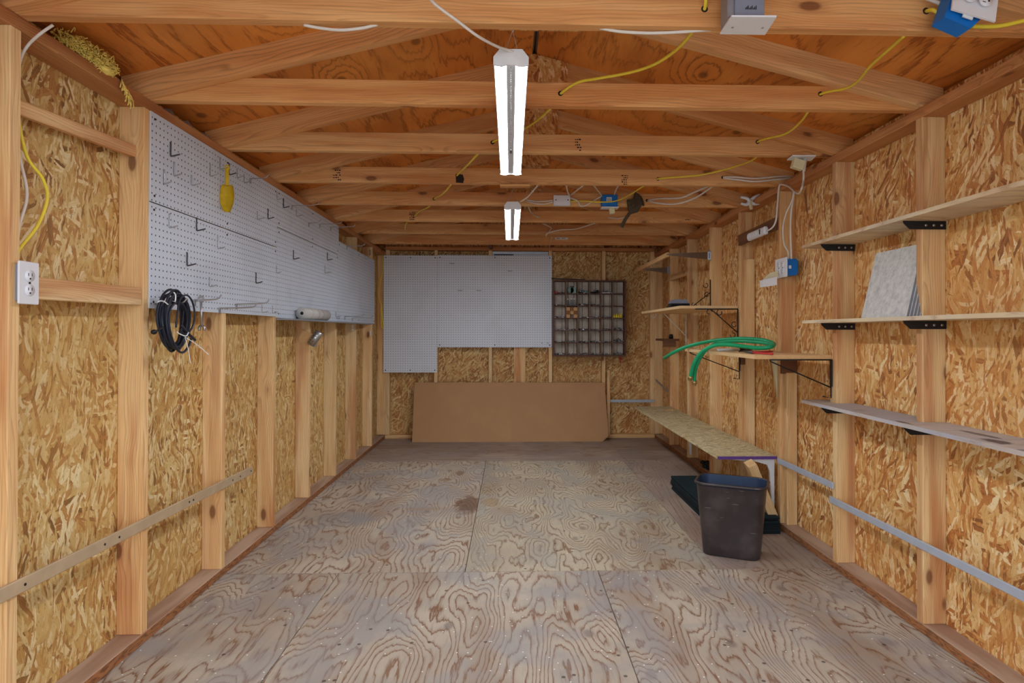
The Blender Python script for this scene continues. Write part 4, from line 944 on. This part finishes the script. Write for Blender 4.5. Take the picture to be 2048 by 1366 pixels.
# long low shelf
BZ = .412
bs = MB().span((1.196, 3.52, BZ-.016), (XR-.001, 5.92, BZ), 0, .001).build('wall_shelf', 'osb_bench', None, None, True); tag(bs, 'long low chipboard shelf with purple end edge on right wall', 'shelf')
MB().span((1.196, 3.517, BZ-.017), (XR-.002, 3.5198, BZ+.0005)).build('end_band', 'purple', bs, label='purple painted end edge')
tag(MB().span((1.43, 5.62, BZ), (1.50, 5.66, BZ+.006)).build('wood_chip', 'cork'), 'small pale wood chip on the far end of the long low shelf', 'chip')
for y, lb, s_ in ((3.56, 'white arched bracket under the near end of the long low shelf', 1), (5.2, 'white bracket under the far part of the long low shelf', 1)):
    t_ = thing('arch_bracket', lb, 'bracket', (XR-.01, y, .08))
    zt_ = BZ-.0165; xw = XR-.003
    poly = [(xw, zt_), (1.27, zt_), (1.27, zt_-.006), (1.44, zt_-.022), (1.50, zt_-.04), (1.515, zt_-.075), (xw-.012, .09), (xw, .085)]
    MB().prism(poly, 1, y-.009, y+.009).build('web', 'white_metal', t_)
# grey strips across right studs
def strip(p, q_, label, h=.032):
    a = pX(XR-.005, *p); b2 = pX(XR-.005, *q_); tag(board('metal_strip', a, b2, .008, h, None, 'grey_strip'), label, 'strip')
strip((1556, 921), (1667, 972), 'grey strip sloping from the long low shelf to the second near stud')
strip((1660, 998), (2300, 1320), 'grey strip sloping down across near right studs towards the door')
t_ = None
# leaning offcut below the low shelf
tag(board('offcut', pX(1.36, 1500, 926)+Vector((0, 0, 0)), Vector((1.50, 3.50, .085)), .05, .085, None, 'stud', up=(0, 1, .2)), 'wooden offcut leaning beneath the long low shelf', 'offcut')
q = MB(); rr = random.Random(2); c0 = Vector((1.59, 4.9, .05))
for i in range(9): q.ball(c0+Vector((rr.uniform(-.03, .02), rr.uniform(-.09, .09), rr.uniform(0, .03))), (.025, .04, .02), 0, 6)
tag(q.build('black_bag', 'black'), 'crumpled black plastic scrap on the far right sole plate', 'scrap')

# carpet squares
for k in range(8):
    z = .0002+.0118*k; dx = R_.uniform(-.008, .008); dy = R_.uniform(-.012, .012)
    o = MB(); o.span((1.165+dx, 3.415+dy, z), (1.515+dx*.5, 4.42+dy, z+.004), 1); o.span((1.165+dx+.001, 3.416+dy, z+.004), (1.514+dx*.5, 4.419+dy, z+.0112), 0, .002)
    tag(o.build('carpet_tile', ['carpet', 'carpet_back'], None), f'dark green carpet piece behind the bin, {["lowest", "second lowest", "third lowest", "fourth lowest", "fourth highest", "third highest", "second highest", "topmost"][k]} of the stack', 'carpet', 'carpet pieces stacked behind the bin')

# ------------------------------------------------------------------ waste bin
fl, fr_ = pZ(0, 1402, 1109), pZ(0, 1520, 1126)
ang = math.atan2(fr_.y-fl.y, fr_.x-fl.x)
bn = thing('waste_bin', 'black plastic rectangular waste bin standing on the floor', 'bin', ((fl.x+fr_.x)/2-math.sin(ang)*.095, (fl.y+fr_.y)/2+math.cos(ang)*.095, 0))
def rrect(w, d, r, n=6):
    out = []
    for (sx, sy, a0) in ((1, -1, -PI/2), (1, 1, 0), (-1, 1, PI/2), (-1, -1, PI)):
        for k in range(n+1):
            a = a0+PI/2*k/n; out.append((sx*(w/2-r)+r*math.cos(a), sy*(d/2-r)+r*math.sin(a)))
    return out
def loft(secs, o, mi=0, capb=True, inner=False):
    vs = []; n = len(secs[0][0]); Rz = Matrix.Rotation(ang, 3, 'Z')
    for prof, z in secs:
        for (x, y) in prof: vs.append(o + Rz @ Vector((x, y, z)))
    fs = [(i*n+k, i*n+(k+1) % n, (i+1)*n+(k+1) % n, (i+1)*n+k) for i in range(len(secs)-1) for k in range(n)]
    if capb: fs.append(tuple(range(n)))
    return vs, fs
bo = Vector(bn.location); H_ = .372
q = MB(); vs, fs = loft([(rrect(.262, .172, .04), .0), (rrect(.276, .186, .046), .006), (rrect(.286, .192, .05), .06), (rrect(.335, .222, .056), H_-.02), (rrect(.336, .223, .056), H_-.019)], bo); q.add(vs, fs, 0, True); q.build('body', 'bin', bn)
q = MB(); vs, fs = loft([(rrect(.250, .160, .036), .008), (rrect(.328, .214, .052), H_-.004)], bo); q.add(vs, fs, 0, True); q.build('inner_wall', 'bin_in', bn)
q = MB(); prof = rrect(.345, .232, .06, 8); Rz = Matrix.Rotation(ang, 3, 'Z'); P_ = [bo+Rz @ Vector((x, y, H_-.008)) for x, y in prof]; P_.append(P_[0]); q.tube(P_, .0075, 8, 0, 0, False); q.build('rim', 'bin', bn)

# ------------------------------------------------------------------ electrical things on the right wall
a = pX(XR-.010, 1479, 481); b2 = pX(XR-.010, 1553, 447)
pb = board('backer_board', a, b2, .018, .072, None, 'dark_lumber'); tag(pb, 'dark stained board across right studs behind the power strip', 'board')
t_ = thing('power_strip', 'white power strip mounted slanting on dark board', 'power strip', pX(XR-.03, 1515, 470))
a = pX(XR-.034, 1500, 474); b2 = pX(XR-.034, 1531, 461); d = (b2-a).normalized(); up = Vector((0, 0, 1)); up = (up-d*up.dot(d)).normalized(); Rm = Matrix((d, d.cross(up)*-1, up)).transposed()
L_ = (b2-a).length
MB().box((a+b2)/2, (L_+.03, .030, .048), Rm, 0, .008).build('housing', 'white_plastic', t_)
q = MB()
for k in range(5): q.box(a+d*(L_*(k+.1)/6)+Vector((-.0155, 0, 0)), (.022, .003, .022), Rm, 0, .001)
q.build('socket', 'outlet_face', t_); q = MB(); q.box(a+d*(L_*.80)+Vector((-.016, 0, 0)), (.010, .004, .030), Rm); q.build('switch', 'black', t_)
# box with blue body and plate
yb_ = studsR[3]-.014
t_ = thing('junction_box', 'blue electrical box with white outlet plate on third near right stud', 'outlet', pY(yb_, 1575, 556))
a = pX(XR-.045, 1551, 556); 
p0, p1 = pY(3.40, 1573, 517), pY(3.40, 1596, 551)
q = MB(); q.prism([(p0.x, p1.z+.002), (p1.x-.012, p1.z), (p1.x, p1.z+.015), (p1.x, p0.z-.012), (p1.x-.012, p0.z), (p0.x, p0.z)], 1, 3.40, 3.475); q.build('box', 'blue_box', t_)
Xp = p0.x-.003; c1 = pX(Xp, 1551, 535); c2 = pX(Xp, 1572, 534)
q = MB(); q.span((Xp-.003, 3.385, p1.z-.008), (Xp+.003, c1.y, p0.z+.008), 0, .002); q.build('cover_plate', 'white_plastic', t_)
cm = Vector((Xp-.003, (3.385+c1.y)/2, (p0.z+p1.z)/2))
for dy in (-.024, .024): duplex(t_, cm+Vector((0, dy, 0)), Vector((0, 1, 0)), Vector((0, 0, 1)), Vector((-1, 0, 0)))
q = MB(); pp = pY(3.399, 1580, 534); q.box(pp, (.014, .002, .018)); q.build('sticker', 'marker_white', t_)
# beige holder
t_ = thing('wall_holder', 'cream angular plastic holder just below the blue box', 'holder', pY(3.44, 1540, 574))
pp = [pY(3.46, *v) for v in ((1525, 560), (1541, 545), (1556, 542), (1556, 556))]; q = MB(); q.prism([(v.x, v.z) for v in pp], 1, 3.46, 3.468); q.build('back', 'beige_plastic', t_)
pp = [pY(3.42, *v) for v in ((1525, 560), (1554, 553), (1554, 570), (1526, 574))]; q = MB(); q.prism([(v.x, v.z) for v in pp], 1, 3.42, 3.46); q.build('pocket', 'white_plastic', t_)
# cords
yk = 2.95
G = 'white cords around the right wall outlet'
cable([pY(3.02, 1607, 336), pY(3.04, 1607, 360), pX(1.44, 1603, 378), pX(1.48, 1598, 387), pX(1.50, 1590, 384), pX(1.52, 1577, 373), pX(1.53, 1563, 369), pX(1.53, 1558, 375), pX(1.53, 1555, 410), pX(1.525, 1552, 440), pX(1.515, 1545, 455), pX(1.510, 1534, 462)], .0052, 'cord_white', 'thick white cord from ceiling outlet down to the power strip', 'cord', 'cord')
cable([pX(1.535, 1588, 381), pX(1.535, 1584, 402), pX(1.53, 1572, 428), pX(1.53, 1566, 455), pX(1.53, 1568, 487), pX(1.54, 1576, 503), pX(1.56, 1577, 518)], .0042, 'cord_white', 'white cord bowing left above the blue outlet box', 'cord', 'cord')
cable([pX(1.545, 1589, 381), pX(1.545, 1583, 420), pX(1.55, 1581, 460), pX(1.56, 1583, 518)], .0050, 'cord_white', 'straight white cord dropping into the blue outlet box', 'cord', 'cord')
# ceiling outlet with plugs
co = thing('ceiling_outlet', 'white outlet plate facing down beside the right wall joist', 'outlet', pZ(ZT-.01, 1603, 318))
pp = [pZ(ZT-.012, *v) for v in ((1574, 321), (1585, 312.5), (1632, 312.5), (1622, 322))]
q = MB(); q.add(pp+[v+Vector((0, 0, .006)) for v in pp], [(3, 2, 1, 0), (4, 5, 6, 7), (0, 1, 5, 4), (1, 2, 6, 5), (2, 3, 7, 6), (3, 0, 4, 7)]); q.build('cover_plate', 'white_plastic', co)
c0 = sum(pp, Vector())/4; q = MB(); q.box(c0+Vector((0, .035, .035)), (.08, .04, .055)); q.build('box', 'grey_plastic', co)
c1 = pZ(ZT-.04, 1596, 329); tag(MB().box(c1, (.055, .035, .046), Matrix.Rotation(.3, 3, 'Y'), 0, .003).build('plug_adapter', 'beige_plastic'), 'beige plug adapter in the ceiling outlet', 'adapter')
c1 = pZ(ZT-.03, 1609, 326); q = MB(); q.cyl(c1+Vector((0, 0, .018)), c1+Vector((-.003, 0, -.04)), .012, .006, 12); tag(q.build('cord_plug', 'cord_white'), 'white cord plug hanging from the ceiling outlet', 'plug')
# spring clamp
cl = thing('spring_clamp', 'white plastic spring clamp gripping the right top plate', 'clamp', pY(3.9, 1503, 423)); ycl = pX(XR-.03, 1500, 405).y
def cp(x, y, dy=0): 
    v = pY(ycl, x, y); v.y += dy; return v
for pts in (((1481, 394), (1494, 397), (1500, 403), (1508, 408), (1519, 407)), ((1520, 389), (1508, 395), (1500, 403), (1493, 409), (1482, 407))):
    q = MB(); q.tube([cp(*p) for p in pts], lambda t: .007+.005*math.sin(PI*t), 8); q.build('jaw', 'white_plastic', cl)
q = MB(); q.cyl(cp(1500, 404), cp(1503, 419), .012, .010, 12); q.cyl(cp(1500, 403, -.02), cp(1500, 403, .02), .009, n=12); q.build('socket', 'beige_plastic', cl)

# ------------------------------------------------------------------ things on the ceiling
def shop_light(y0, y1, zb, x, label, wires, chain):
    t_ = thing('shop_light', label, 'light', (x, (y0+y1)/2, zb))
    w_ = .052; h_ = .046
    # reflector housing: open trough
    q = MB(); prof = [(-w_, zb+.006), (-w_, zb+.022), (-.034, zb+h_), (.034, zb+h_), (w_, zb+.022), (w_, zb+.006), (w_-.002, zb+.006), (w_-.003, zb+.021), (.033, zb+h_-.003), (-.033, zb+h_-.003), (-w_+.003, zb+.021), (-w_+.002, zb+.006)]
    q.prism([(x+a_, b_) for a_, b_ in prof], 1, y0, y1); q.build('housing', 'white_metal', t_)
    for y, s_ in ((y0, -1), (y1, 1)):
        q = MB(); q.prism([(x-w_-.001, zb), (x-w_-.001, zb+.024), (x-.034, zb+h_+.002), (x+.034, zb+h_+.002), (x+w_+.001, zb+.024), (x+w_+.001, zb), (x+.04, zb-.003), (x+.026, zb-.004), (x+.012, zb), (x-.012, zb), (x-.026, zb-.004), (x-.04, zb-.003)], 1, min(y, y+s_*.006), max(y, y+s_*.006)); q.build('end_cap', 'white_metal', t_)
    MB().prism([(x-.014, zb+.0045), (x+.014, zb+.0045), (x+.016, zb+h_-.004), (x-.016, zb+h_-.004)], 1, y0+.002, y1-.002).build('centre_channel', 'channel', t_)
    for s_ in (-1, 1):
        MB().cyl((x+s_*.032, y0+.012, zb+.017), (x+s_*.032, y1-.012, zb+.017), .0135, n=16).build('tube', 'tube', t_)
    if chain:
        q = MB(); a = Vector((x, y0+.02, zb+.006)); 
        n_ = 46
        for k in range(n_): q.ball(Vector((x, y0+.02, zb+.004))+Vector((0, .0006*k, -.0052*k)), .0017, 0, 4)
        q.ball(Vector((x, y0+.02+.0006*n_, zb-.0052*n_-.006)), (.004, .004, .007), 0, 6)
        q.build('pull_chain', 'dark_steel', t_)
    for (tp, bl_, br_) in wires:
        q = MB(); q.tube([bl_, tp, br_], .0016, 5, sm=0); q.tube([tp+Vector((0, 0, -.004)), tp+Vector((.004, 0, .004)), tp+Vector((0, 0, .018))], .0018, 5, sm=0); q.build('hanger_wire', 'steel', t_)
L1a, L1b, Z1 = 1.845, 3.12, 1.93
tp = Vector((.005, 1.735, ZT+.006-.012)); zt1 = Z1+.046
shop_light(L1a, L1b, Z1, .0, 'near glowing two-tube shop light under the front joists', [(Vector((.004, 1.742, 1.985)), Vector((-.02, 1.87, zt1)), Vector((.024, 1.87, zt1))), (Vector((0, 2.94, 1.985)), Vector((-.02, 2.95, zt1)), Vector((.024, 2.95, zt1)))], True)
L2a, L2b, Z2 = 3.86, 5.12, 1.90; zt2 = Z2+.046
shop_light(L2a, L2b, Z2, .012, 'far glowing two-tube shop light below the rear joists', [(Vector((.010, 3.70, 1.983)), Vector((-.018, 3.88, zt2)), Vector((.036, 3.88, zt2))), (Vector((.012, 4.78, 1.983)), Vector((-.01, 4.80, zt2)), Vector((.03, 4.80, zt2)))], False)
cable([pY(1.60, 850, -14), pY(1.64, 872, 10), pY(1.66, 915, 42), pY(1.70, 955, 72), pY(1.78, 992, 92), pY(1.825, 1012, 99), pY(1.842, 1026, 104)], .0042, 'cord_white', 'white cord running from the front joist into the near shop light', 'cord', 'cord')
cable([pY(3.56, 1111, 339), pY(3.60, 1100, 350), pY(3.62, 1082, 363), pY(3.70, 1066, 382), pY(3.80, 1054, 395), pY(3.86, 1040, 404)], .005, 'cord_white', 'white cord curving up from the far shop light', 'cord', 'cord')
# yellow cables threaded through joists
y0_, J = 1.69, [1.69+SP*i for i in range(8)]
def thr(pts, r, mat, label): return cable([pY(Y, x, y) for x, y, Y in pts], r, mat, label)
thr([(1411, -12, 1.66), (1409, 18, 1.69), (1384, 64, 1.77), (1352, 100, 1.90), (1310, 128, 2.02), (1260, 145, 2.12), (1195, 157, 2.20), (1155, 165, 2.25), (1122, 187, J[1]), (1103, 214, J[1]+.10), (1075, 240, J[1]+.3), (1040, 262, J[2]-.15), (986, 284, J[2]), (957, 307, J[2]+.08), (935, 330, J[2]+.3), (914, 351, J[3]), (902, 369, J[3]+.1), (885, 388, J[3]+.35), (868, 398, J[4]), (858, 413, J[4]+.1), (840, 422, J[4]+.4), (828, 433, J[5]), (812, 447, J[5]+.15), (810, 460, J[6])], .0052, 'cord_yellow', 'yellow cable threaded diagonally through joists past the near shop light')
thr([(1808, 72, 1.73), (1790, 88, 1.80), (1756, 118, 1.93), (1738, 135, 2.0), (1715, 163, 2.12), (1690, 177, 2.2), (1640, 189, J[1]), (1618, 221, J[1]+.1), (1600, 245, J[1]+.25), (1570, 268, J[1]+.42), (1515, 284, J[2]), (1513, 314, J[2]+.1), (1470, 333, J[2]+.35), (1400, 350, J[3]-.12), (1315, 358, J[3]), (1284, 374, J[3]+.10), (1262, 388, J[3]+.3), (1232, 402, J[4]-.07), (1200, 404, J[4]-.06), (1165, 402, J[4]-.03), (1141, 403, J[4]-.015)], .0048, 'cord_yellow', 'yellow cable threaded through joists along the right side to the junction box')
thr([(1411+442, 22, 1.688), (1866, 20, 1.66), (1880, 28, 1.655), (1895, 36, 1.65)], .0055, 'cord_yellow', 'short yellow cable entering the blue box on the front joist from left')
thr([(1945, 52, 1.645), (1975, 53, 1.64), (2010, 50, 1.635), (2060, 38, 1.63)], .0060, 'cord_yellow', 'yellow cable leaving the blue box on the front joist to the right')
thr([(1848, -6, 1.66), (1870, 3, 1.66), (1898, 14, 1.655)], .0055, 'cord_white', 'white cable entering the top of blue box on front joist')
thr([(608, 50, 1.715), (640, 56, 1.715), (682, 60, 1.715), (725, 56, 1.715), (755, 49, 1.715)], .0045, 'cord_white', 'white cable sagging below the left part of the front joist')
thr([(1200, 56, 1.715), (1240, 63, 1.715), (1300, 66, 1.715), (1360, 64, 1.715), (1400, 61, 1.715), (1445, 58, 1.715)], .0045, 'cord_white', 'white cable sagging below the front joist beside the metal box')
# white cables deeper in
for pts, lb in (
  ([(1053, 402, J[4]), (1070, 407, J[4]-.03), (1088, 408, J[4]-.03), (1106, 404, J[4]-.03)], 'lower white cable left of the white junction box'),
  ([(1053, 400, J[4]), (1075, 403, J[4]-.02), (1106, 401, J[4]-.03)], 'upper white cable left of the white junction box'),
  ([(1133, 372, J[3]+.1), (1135, 382, J[4]-.15), (1139, 392, J[4]-.03)], 'white cable dropping onto the white junction box'),
  ([(1166, 371, J[3]+.1), (1152, 382, J[4]-.2), (1142, 390, J[4]-.03)], 'white cable slanting right of the white junction box'),
  ([(1141, 396, J[4]-.02), (1156, 402, J[4]-.03), (1160, 411, J[4]-.03), (1170, 411, J[4]-.03), (1186, 402, J[4]-.03), (1203, 392, J[4]-.04)], 'white cable looping between the white and blue ceiling boxes'),
  ([(1188, 371, J[3]+.1), (1197, 382, J[4]-.2), (1204, 392, J[4]-.05)], 'white cable slanting into the left of the blue ceiling box'),
  ([(1237, 371, J[3]+.1), (1232, 380, J[4]-.2), (1229, 389, J[4]-.05)], 'white cable slanting into the right of the blue ceiling box'),
  ([(1295, 401, J[4]), (1318, 397, J[4]-.1), (1360, 396, J[4]-.25), (1385, 386, J[3]+.25), (1417, 372, J[3]+.08)], 'upper of two white cables between joists at right'),
  ([(1295, 401, J[4]), (1315, 406, J[4]-.1), (1350, 408, J[4]-.2), (1390, 396, J[3]+.3), (1426, 372, J[3]+.08)], 'lower of two white cables between joists at right'),
  ([(1446, 354, J[3]), (1470, 354, J[3]-.04), (1510, 357, J[3]-.06), (1555, 353, J[3]-.05), (1590, 353, J[3]-.03)], 'upper white cable of the pair at the right end of the fourth joist'),
  ([(1446, 356, J[3]), (1480, 360, J[3]-.04), (1512, 363, J[3]-.06), (1550, 359, J[3]-.05), (1588, 356, J[3]-.03)], 'lower white cable of the pair at the right end of the fourth joist'),
  ([(1057, 414, J[4]+.08), (1062, 425, J[4]+.3), (1070, 431, J[5]-.05), (1077, 435, J[5])], 'short white cable behind the far shop light, near joist'),
  ([(1086, 447, J[5]+.08), (1100, 454, J[5]+.3), (1102, 458, J[6]-.1), (1098, 463, J[6])], 'short curled white cable behind the far shop light'),
  ([(1092, 472, J[6]-.01), (1096, 466, J[6]-.03), (1120, 460, J[6]-.05), (1150, 458, J[6]-.08), (1175, 451, J[5]+.2), (1192, 445, J[5]+.08)], 'white cable crossing under the rear joists'),
  ([(1496, 436, J[5]-.0), (1510, 437, J[5]-.02)], ''),
  ([(1217, 435, J[5]), (1235, 437, J[5]-.03), (1252, 434, J[5]-.02)], 'short white cable passing behind the rusty tool'),
  ([(1104, 475, J[6]+.06), (1100, 488, J[7]+.2), (1099, 495, 6.4)], 'thin white wire dangling by the small white tag')):
    if lb: thr(pts, .0055 if 'pair' in lb or 'two' in lb or 'crossing' in lb else .0048, 'cord_white', lb)
for ji, Y, pts in ((2, J[0], ((1409, 18), (1852, 22))), (3, J[1], ((1121, 187), (1641, 188))), (4, J[2], ((985, 285), (1515, 284))), (5, J[3], ((914, 351), (1316, 358), (1446, 355))), (6, J[4], ((868, 398), (1294, 401))), (7, J[5], ((828, 433),))):
    for p in pts:
        c0 = pY(Y-.0003, *p); MB().cyl(c0, c0-Vector((0, .0008, 0)), .0095, n=14).build('drilled_hole', 'ink', joists[ji])
c0 = pY(J[3]-.0004, 920, 357); MB().prism([(c0.x-.022, c0.z-.024), (c0.x+.018, c0.z-.026), (c0.x+.024, c0.z-.004), (c0.x+.016, c0.z+.022), (c0.x-.016, c0.z+.026), (c0.x-.024, c0.z+.006)], 1, J[3]-.0014, J[3]-.0004).build('dark_patch', 'ink', joists[5])
q = MB(); rr = random.Random(9); a = pX(XL-.03, 338, 226); b2 = pX(XL-.03, 462, 296); vs = []
for k in range(13):
    t = k/12; c0 = a.lerp(b2, t); hh = .035+.012*math.sin(k*1.9)
    vs += [Vector((XL-.022+rr.uniform(-.004, .004), c0.y, ZT+.001)), Vector((XL-.05+rr.uniform(-.006, .006), c0.y, ZT+hh)), Vector((XL-.058, c0.y, ZT+.001))]
q.add(vs, [f for k in range(12) for f in ((k*3, k*3+3, k*3+4, k*3+1), (k*3+1, k*3+4, k*3+5, k*3+2), (k*3+2, k*3+5, k*3+3, k*3))]+[(0, 1, 2), (38, 37, 36)])
tag(q.build('plastic_sheet', 'grey_plastic'), 'rolled dull blue grey sheet lying on left top plate between two rafters', 'sheet')
# white junction box
Yj = J[4]-.001
def ybox(name, x0, y0, x1, y1, Y, dep, mat, parent, bev=.002):
    a = pY(Y-dep, x0, y0); b_ = pY(Y-dep, x1, y1); q = MB(); q.span((a.x, Y-dep, b_.z), (b_.x, Y, a.z), 0, bev); return q.build(name, mat, parent)
t_ = thing('junction_box', 'plain white junction box on the joist right of far shop light', 'box', pY(Yj, 1123, 411))
ybox('cover', 1107, 390, 1140.5, 411, Yj, .03, 'white_plastic', t_); q = MB()
for x in (1112, 1136): c0 = pY(Yj-.031, x, 400); q.cyl(c0, c0-Vector((0, .002, 0)), .004, n=8)
q.build('screw', 'ink', t_)
t_ = thing('junction_box', 'blue junction box with barcode sticker hanging under rear joist', 'box', pY(Yj, 1220, 417))
ybox('box', 1204, 389, 1235, 413, Yj, .05, 'blue_box', t_); s_ = ybox('sticker', 1213, 394.5, 1223.5, 405, Yj-.0502, .001, 'marker_white', t_, 0)
q = MB(); a = pY(Yj-.052, 1214.5, 396); b2 = pY(Yj-.052, 1222, 404)
for k in range(6): xx = a.x+(b2.x-a.x)*k/5; q.span((xx-.001, Yj-.0522, b2.z), (xx+.001, Yj-.0512, a.z))
q.build('barcode', 'ink', s_)
pp = [(1200, 417.5), (1237, 413), (1236, 410.5), (1203, 411.5)]; v0 = pY(Yj-.055, 1202, 416); v1 = pY(Yj-.055, 1237, 413)
MB().span((v0.x, Yj-.075, v0.z), (v1.x, Yj-.005, v0.z+.006), 0, .001).build('cover_plate', 'white_plastic', t_)
c0 = pY(Yj-.045, 1224, 421); tag(MB().box(c0, (.034, .03, .045), Matrix.Rotation(-.15, 3, 'Y'), 0, .004).build('plug_adapter', 'beige_plastic'), 'beige plug under the blue ceiling junction box', 'plug')
# rusty tool
rt = thing('pipe_wrench', 'rusty old iron tool hanging on a nail below rear joists', 'tool', pY(4.105, 1262, 455)); Yt = 4.105
def tp_(x, y): return pY(Yt, x, y)
q = MB(); q.tube([tp_(1243, 454), tp_(1250, 440), tp_(1262, 422), tp_(1268, 410)], lambda t: .013-.004*t, 8); q.build('handle', 'rust', rt)
q = MB(); q.prism([(v.x, v.z) for v in (tp_(1254, 400), tp_(1268, 398), tp_(1270, 385), tp_(1279, 393), tp_(1284, 410), tp_(1276, 424), tp_(1262, 428), tp_(1256, 418))], 1, Yt-.012, Yt+.012); q.ball(tp_(1266, 412), (.022, .02, .022), 0, 10); q.build('head', 'rust', rt)
q = MB(); q.tube([tp_(1270, 386), tp_(1279, 392), tp_(1285, 402), tp_(1287, 412)], .007, 6); q.tube([tp_(1268, 398), tp_(1272, 380)], .006, 6, sm=0); q.build('jaw', 'rust', rt)
c0 = pY(J[7]-.002, 1123, 477); q = MB(); q.box(c0, (.128, .004, .02)); o = q.build('paper_tag', 'marker_white'); tag(o, 'small white printed tag fixed on the rearmost joist', 'tag')
q = MB()
for dx in (-.035, .02): q.box(c0+Vector((dx, -.0025, 0)), (.03, .001, .007))
q.build('print', 'grey_plastic', o)
# metal box with white cover on the front joist
t_ = thing('switch_box', 'grey metal electrical box with white cover plate on the front joist', 'box', (.62, 1.64, 1.94)); Zc = 1.942
pp = [pZ(Zc, *v) for v in ((1440, 68.5), (1463, 34), (1553, 34.5), (1530, 70))]
q = MB(); q.add(pp+[v+Vector((0, 0, .005)) for v in pp], [(3, 2, 1, 0), (4, 5, 6, 7), (0, 1, 5, 4), (1, 2, 6, 5), (2, 3, 7, 6), (3, 0, 4, 7)]); cvp = q.build('cover_plate', 'white_plastic', t_)
q = MB()
for v in ((1465, 54), (1525, 55)): c0 = pZ(Zc, *v); q.cyl(c0, c0-Vector((0, 0, .0015)), .003, n=8)
q.build('screw', 'steel', cvp)
a = pp[1]; b2 = pp[2]; xa, xb = a.x+.002, b2.x-.016
MB().span((xa, 1.598, Zc+.006), (xb, 1.651, 2.06), 0, .002).build('box', 'galv', t_)
MB().span((xa+.018, 1.592, Zc+.012), (xb-.002, 1.598, 2.06), 0, .001).build('front_panel', 'grey_plastic', t_)
q = MB()
for k in range(9): q.span((xa+.045+.0035*k, 1.5912, 1.978), (xa+.047+.0035*k, 1.592, 1.978+.004+.003*(k % 3)))
q.build('embossed_mark', 'ink', t_)
q = MB(); q.cyl((xa+.005, 1.59, Zc+.012), (xa+.005, 1.60, Zc+.012), .004, n=8); q.cyl((xb+.003, 1.59, Zc+.012), (xb+.003, 1.60, Zc+.012), .004, n=8); q.build('screw', 'steel', t_)
# blue box with outlet on front joist
t_ = thing('junction_box', 'blue box with tilted white outlet on the front joist at top right', 'outlet', (1.24, 1.65, 1.95))
def yq(pts, Y): return [pY(Y, *p) for p in pts]
v4 = yq([(1889, 34), (1898, 8), (1912, -30), (1975, -30), (1960, 40), (1941, 57)], 1.60)
q = MB(); q.prism([(v.x, v.z) for v in v4], 1, 1.60, 1.651); q.build('box', 'blue_box', t_)
v4 = [pY(1.585, 1904, 18), pY(1.575, 1991, 43), pY(1.585, 2004, -60), pY(1.595, 1916, -80)]
nrm = (v4[1]-v4[0]).cross(v4[3]-v4[0]).normalized(); nrm = nrm if nrm.y > 0 else -nrm
q = MB(); q.add(v4+[v+nrm*.006 for v in v4], [(0, 1, 2, 3), (7, 6, 5, 4), (0, 4, 5, 1), (1, 5, 6, 2), (2, 6, 7, 3), (3, 7, 4, 0)]); q.build('cover_plate', 'white_plastic', t_)
uu_ = (v4[1]-v4[0]).normalized(); vv_ = nrm.cross(uu_); vv_ = vv_ if vv_.z > 0 else -vv_
duplex(t_, pY(1.578, 1955, -2)-nrm*.002, vv_, uu_*-1, -nrm)
tag(MB().box(pY(1.59, 1936, 31), (.028, .004, .016), Matrix.Rotation(.3, 3, 'Y')).build('paper_label', 'marker_white'), 'small white paper label stuck below the top right outlet', 'label')
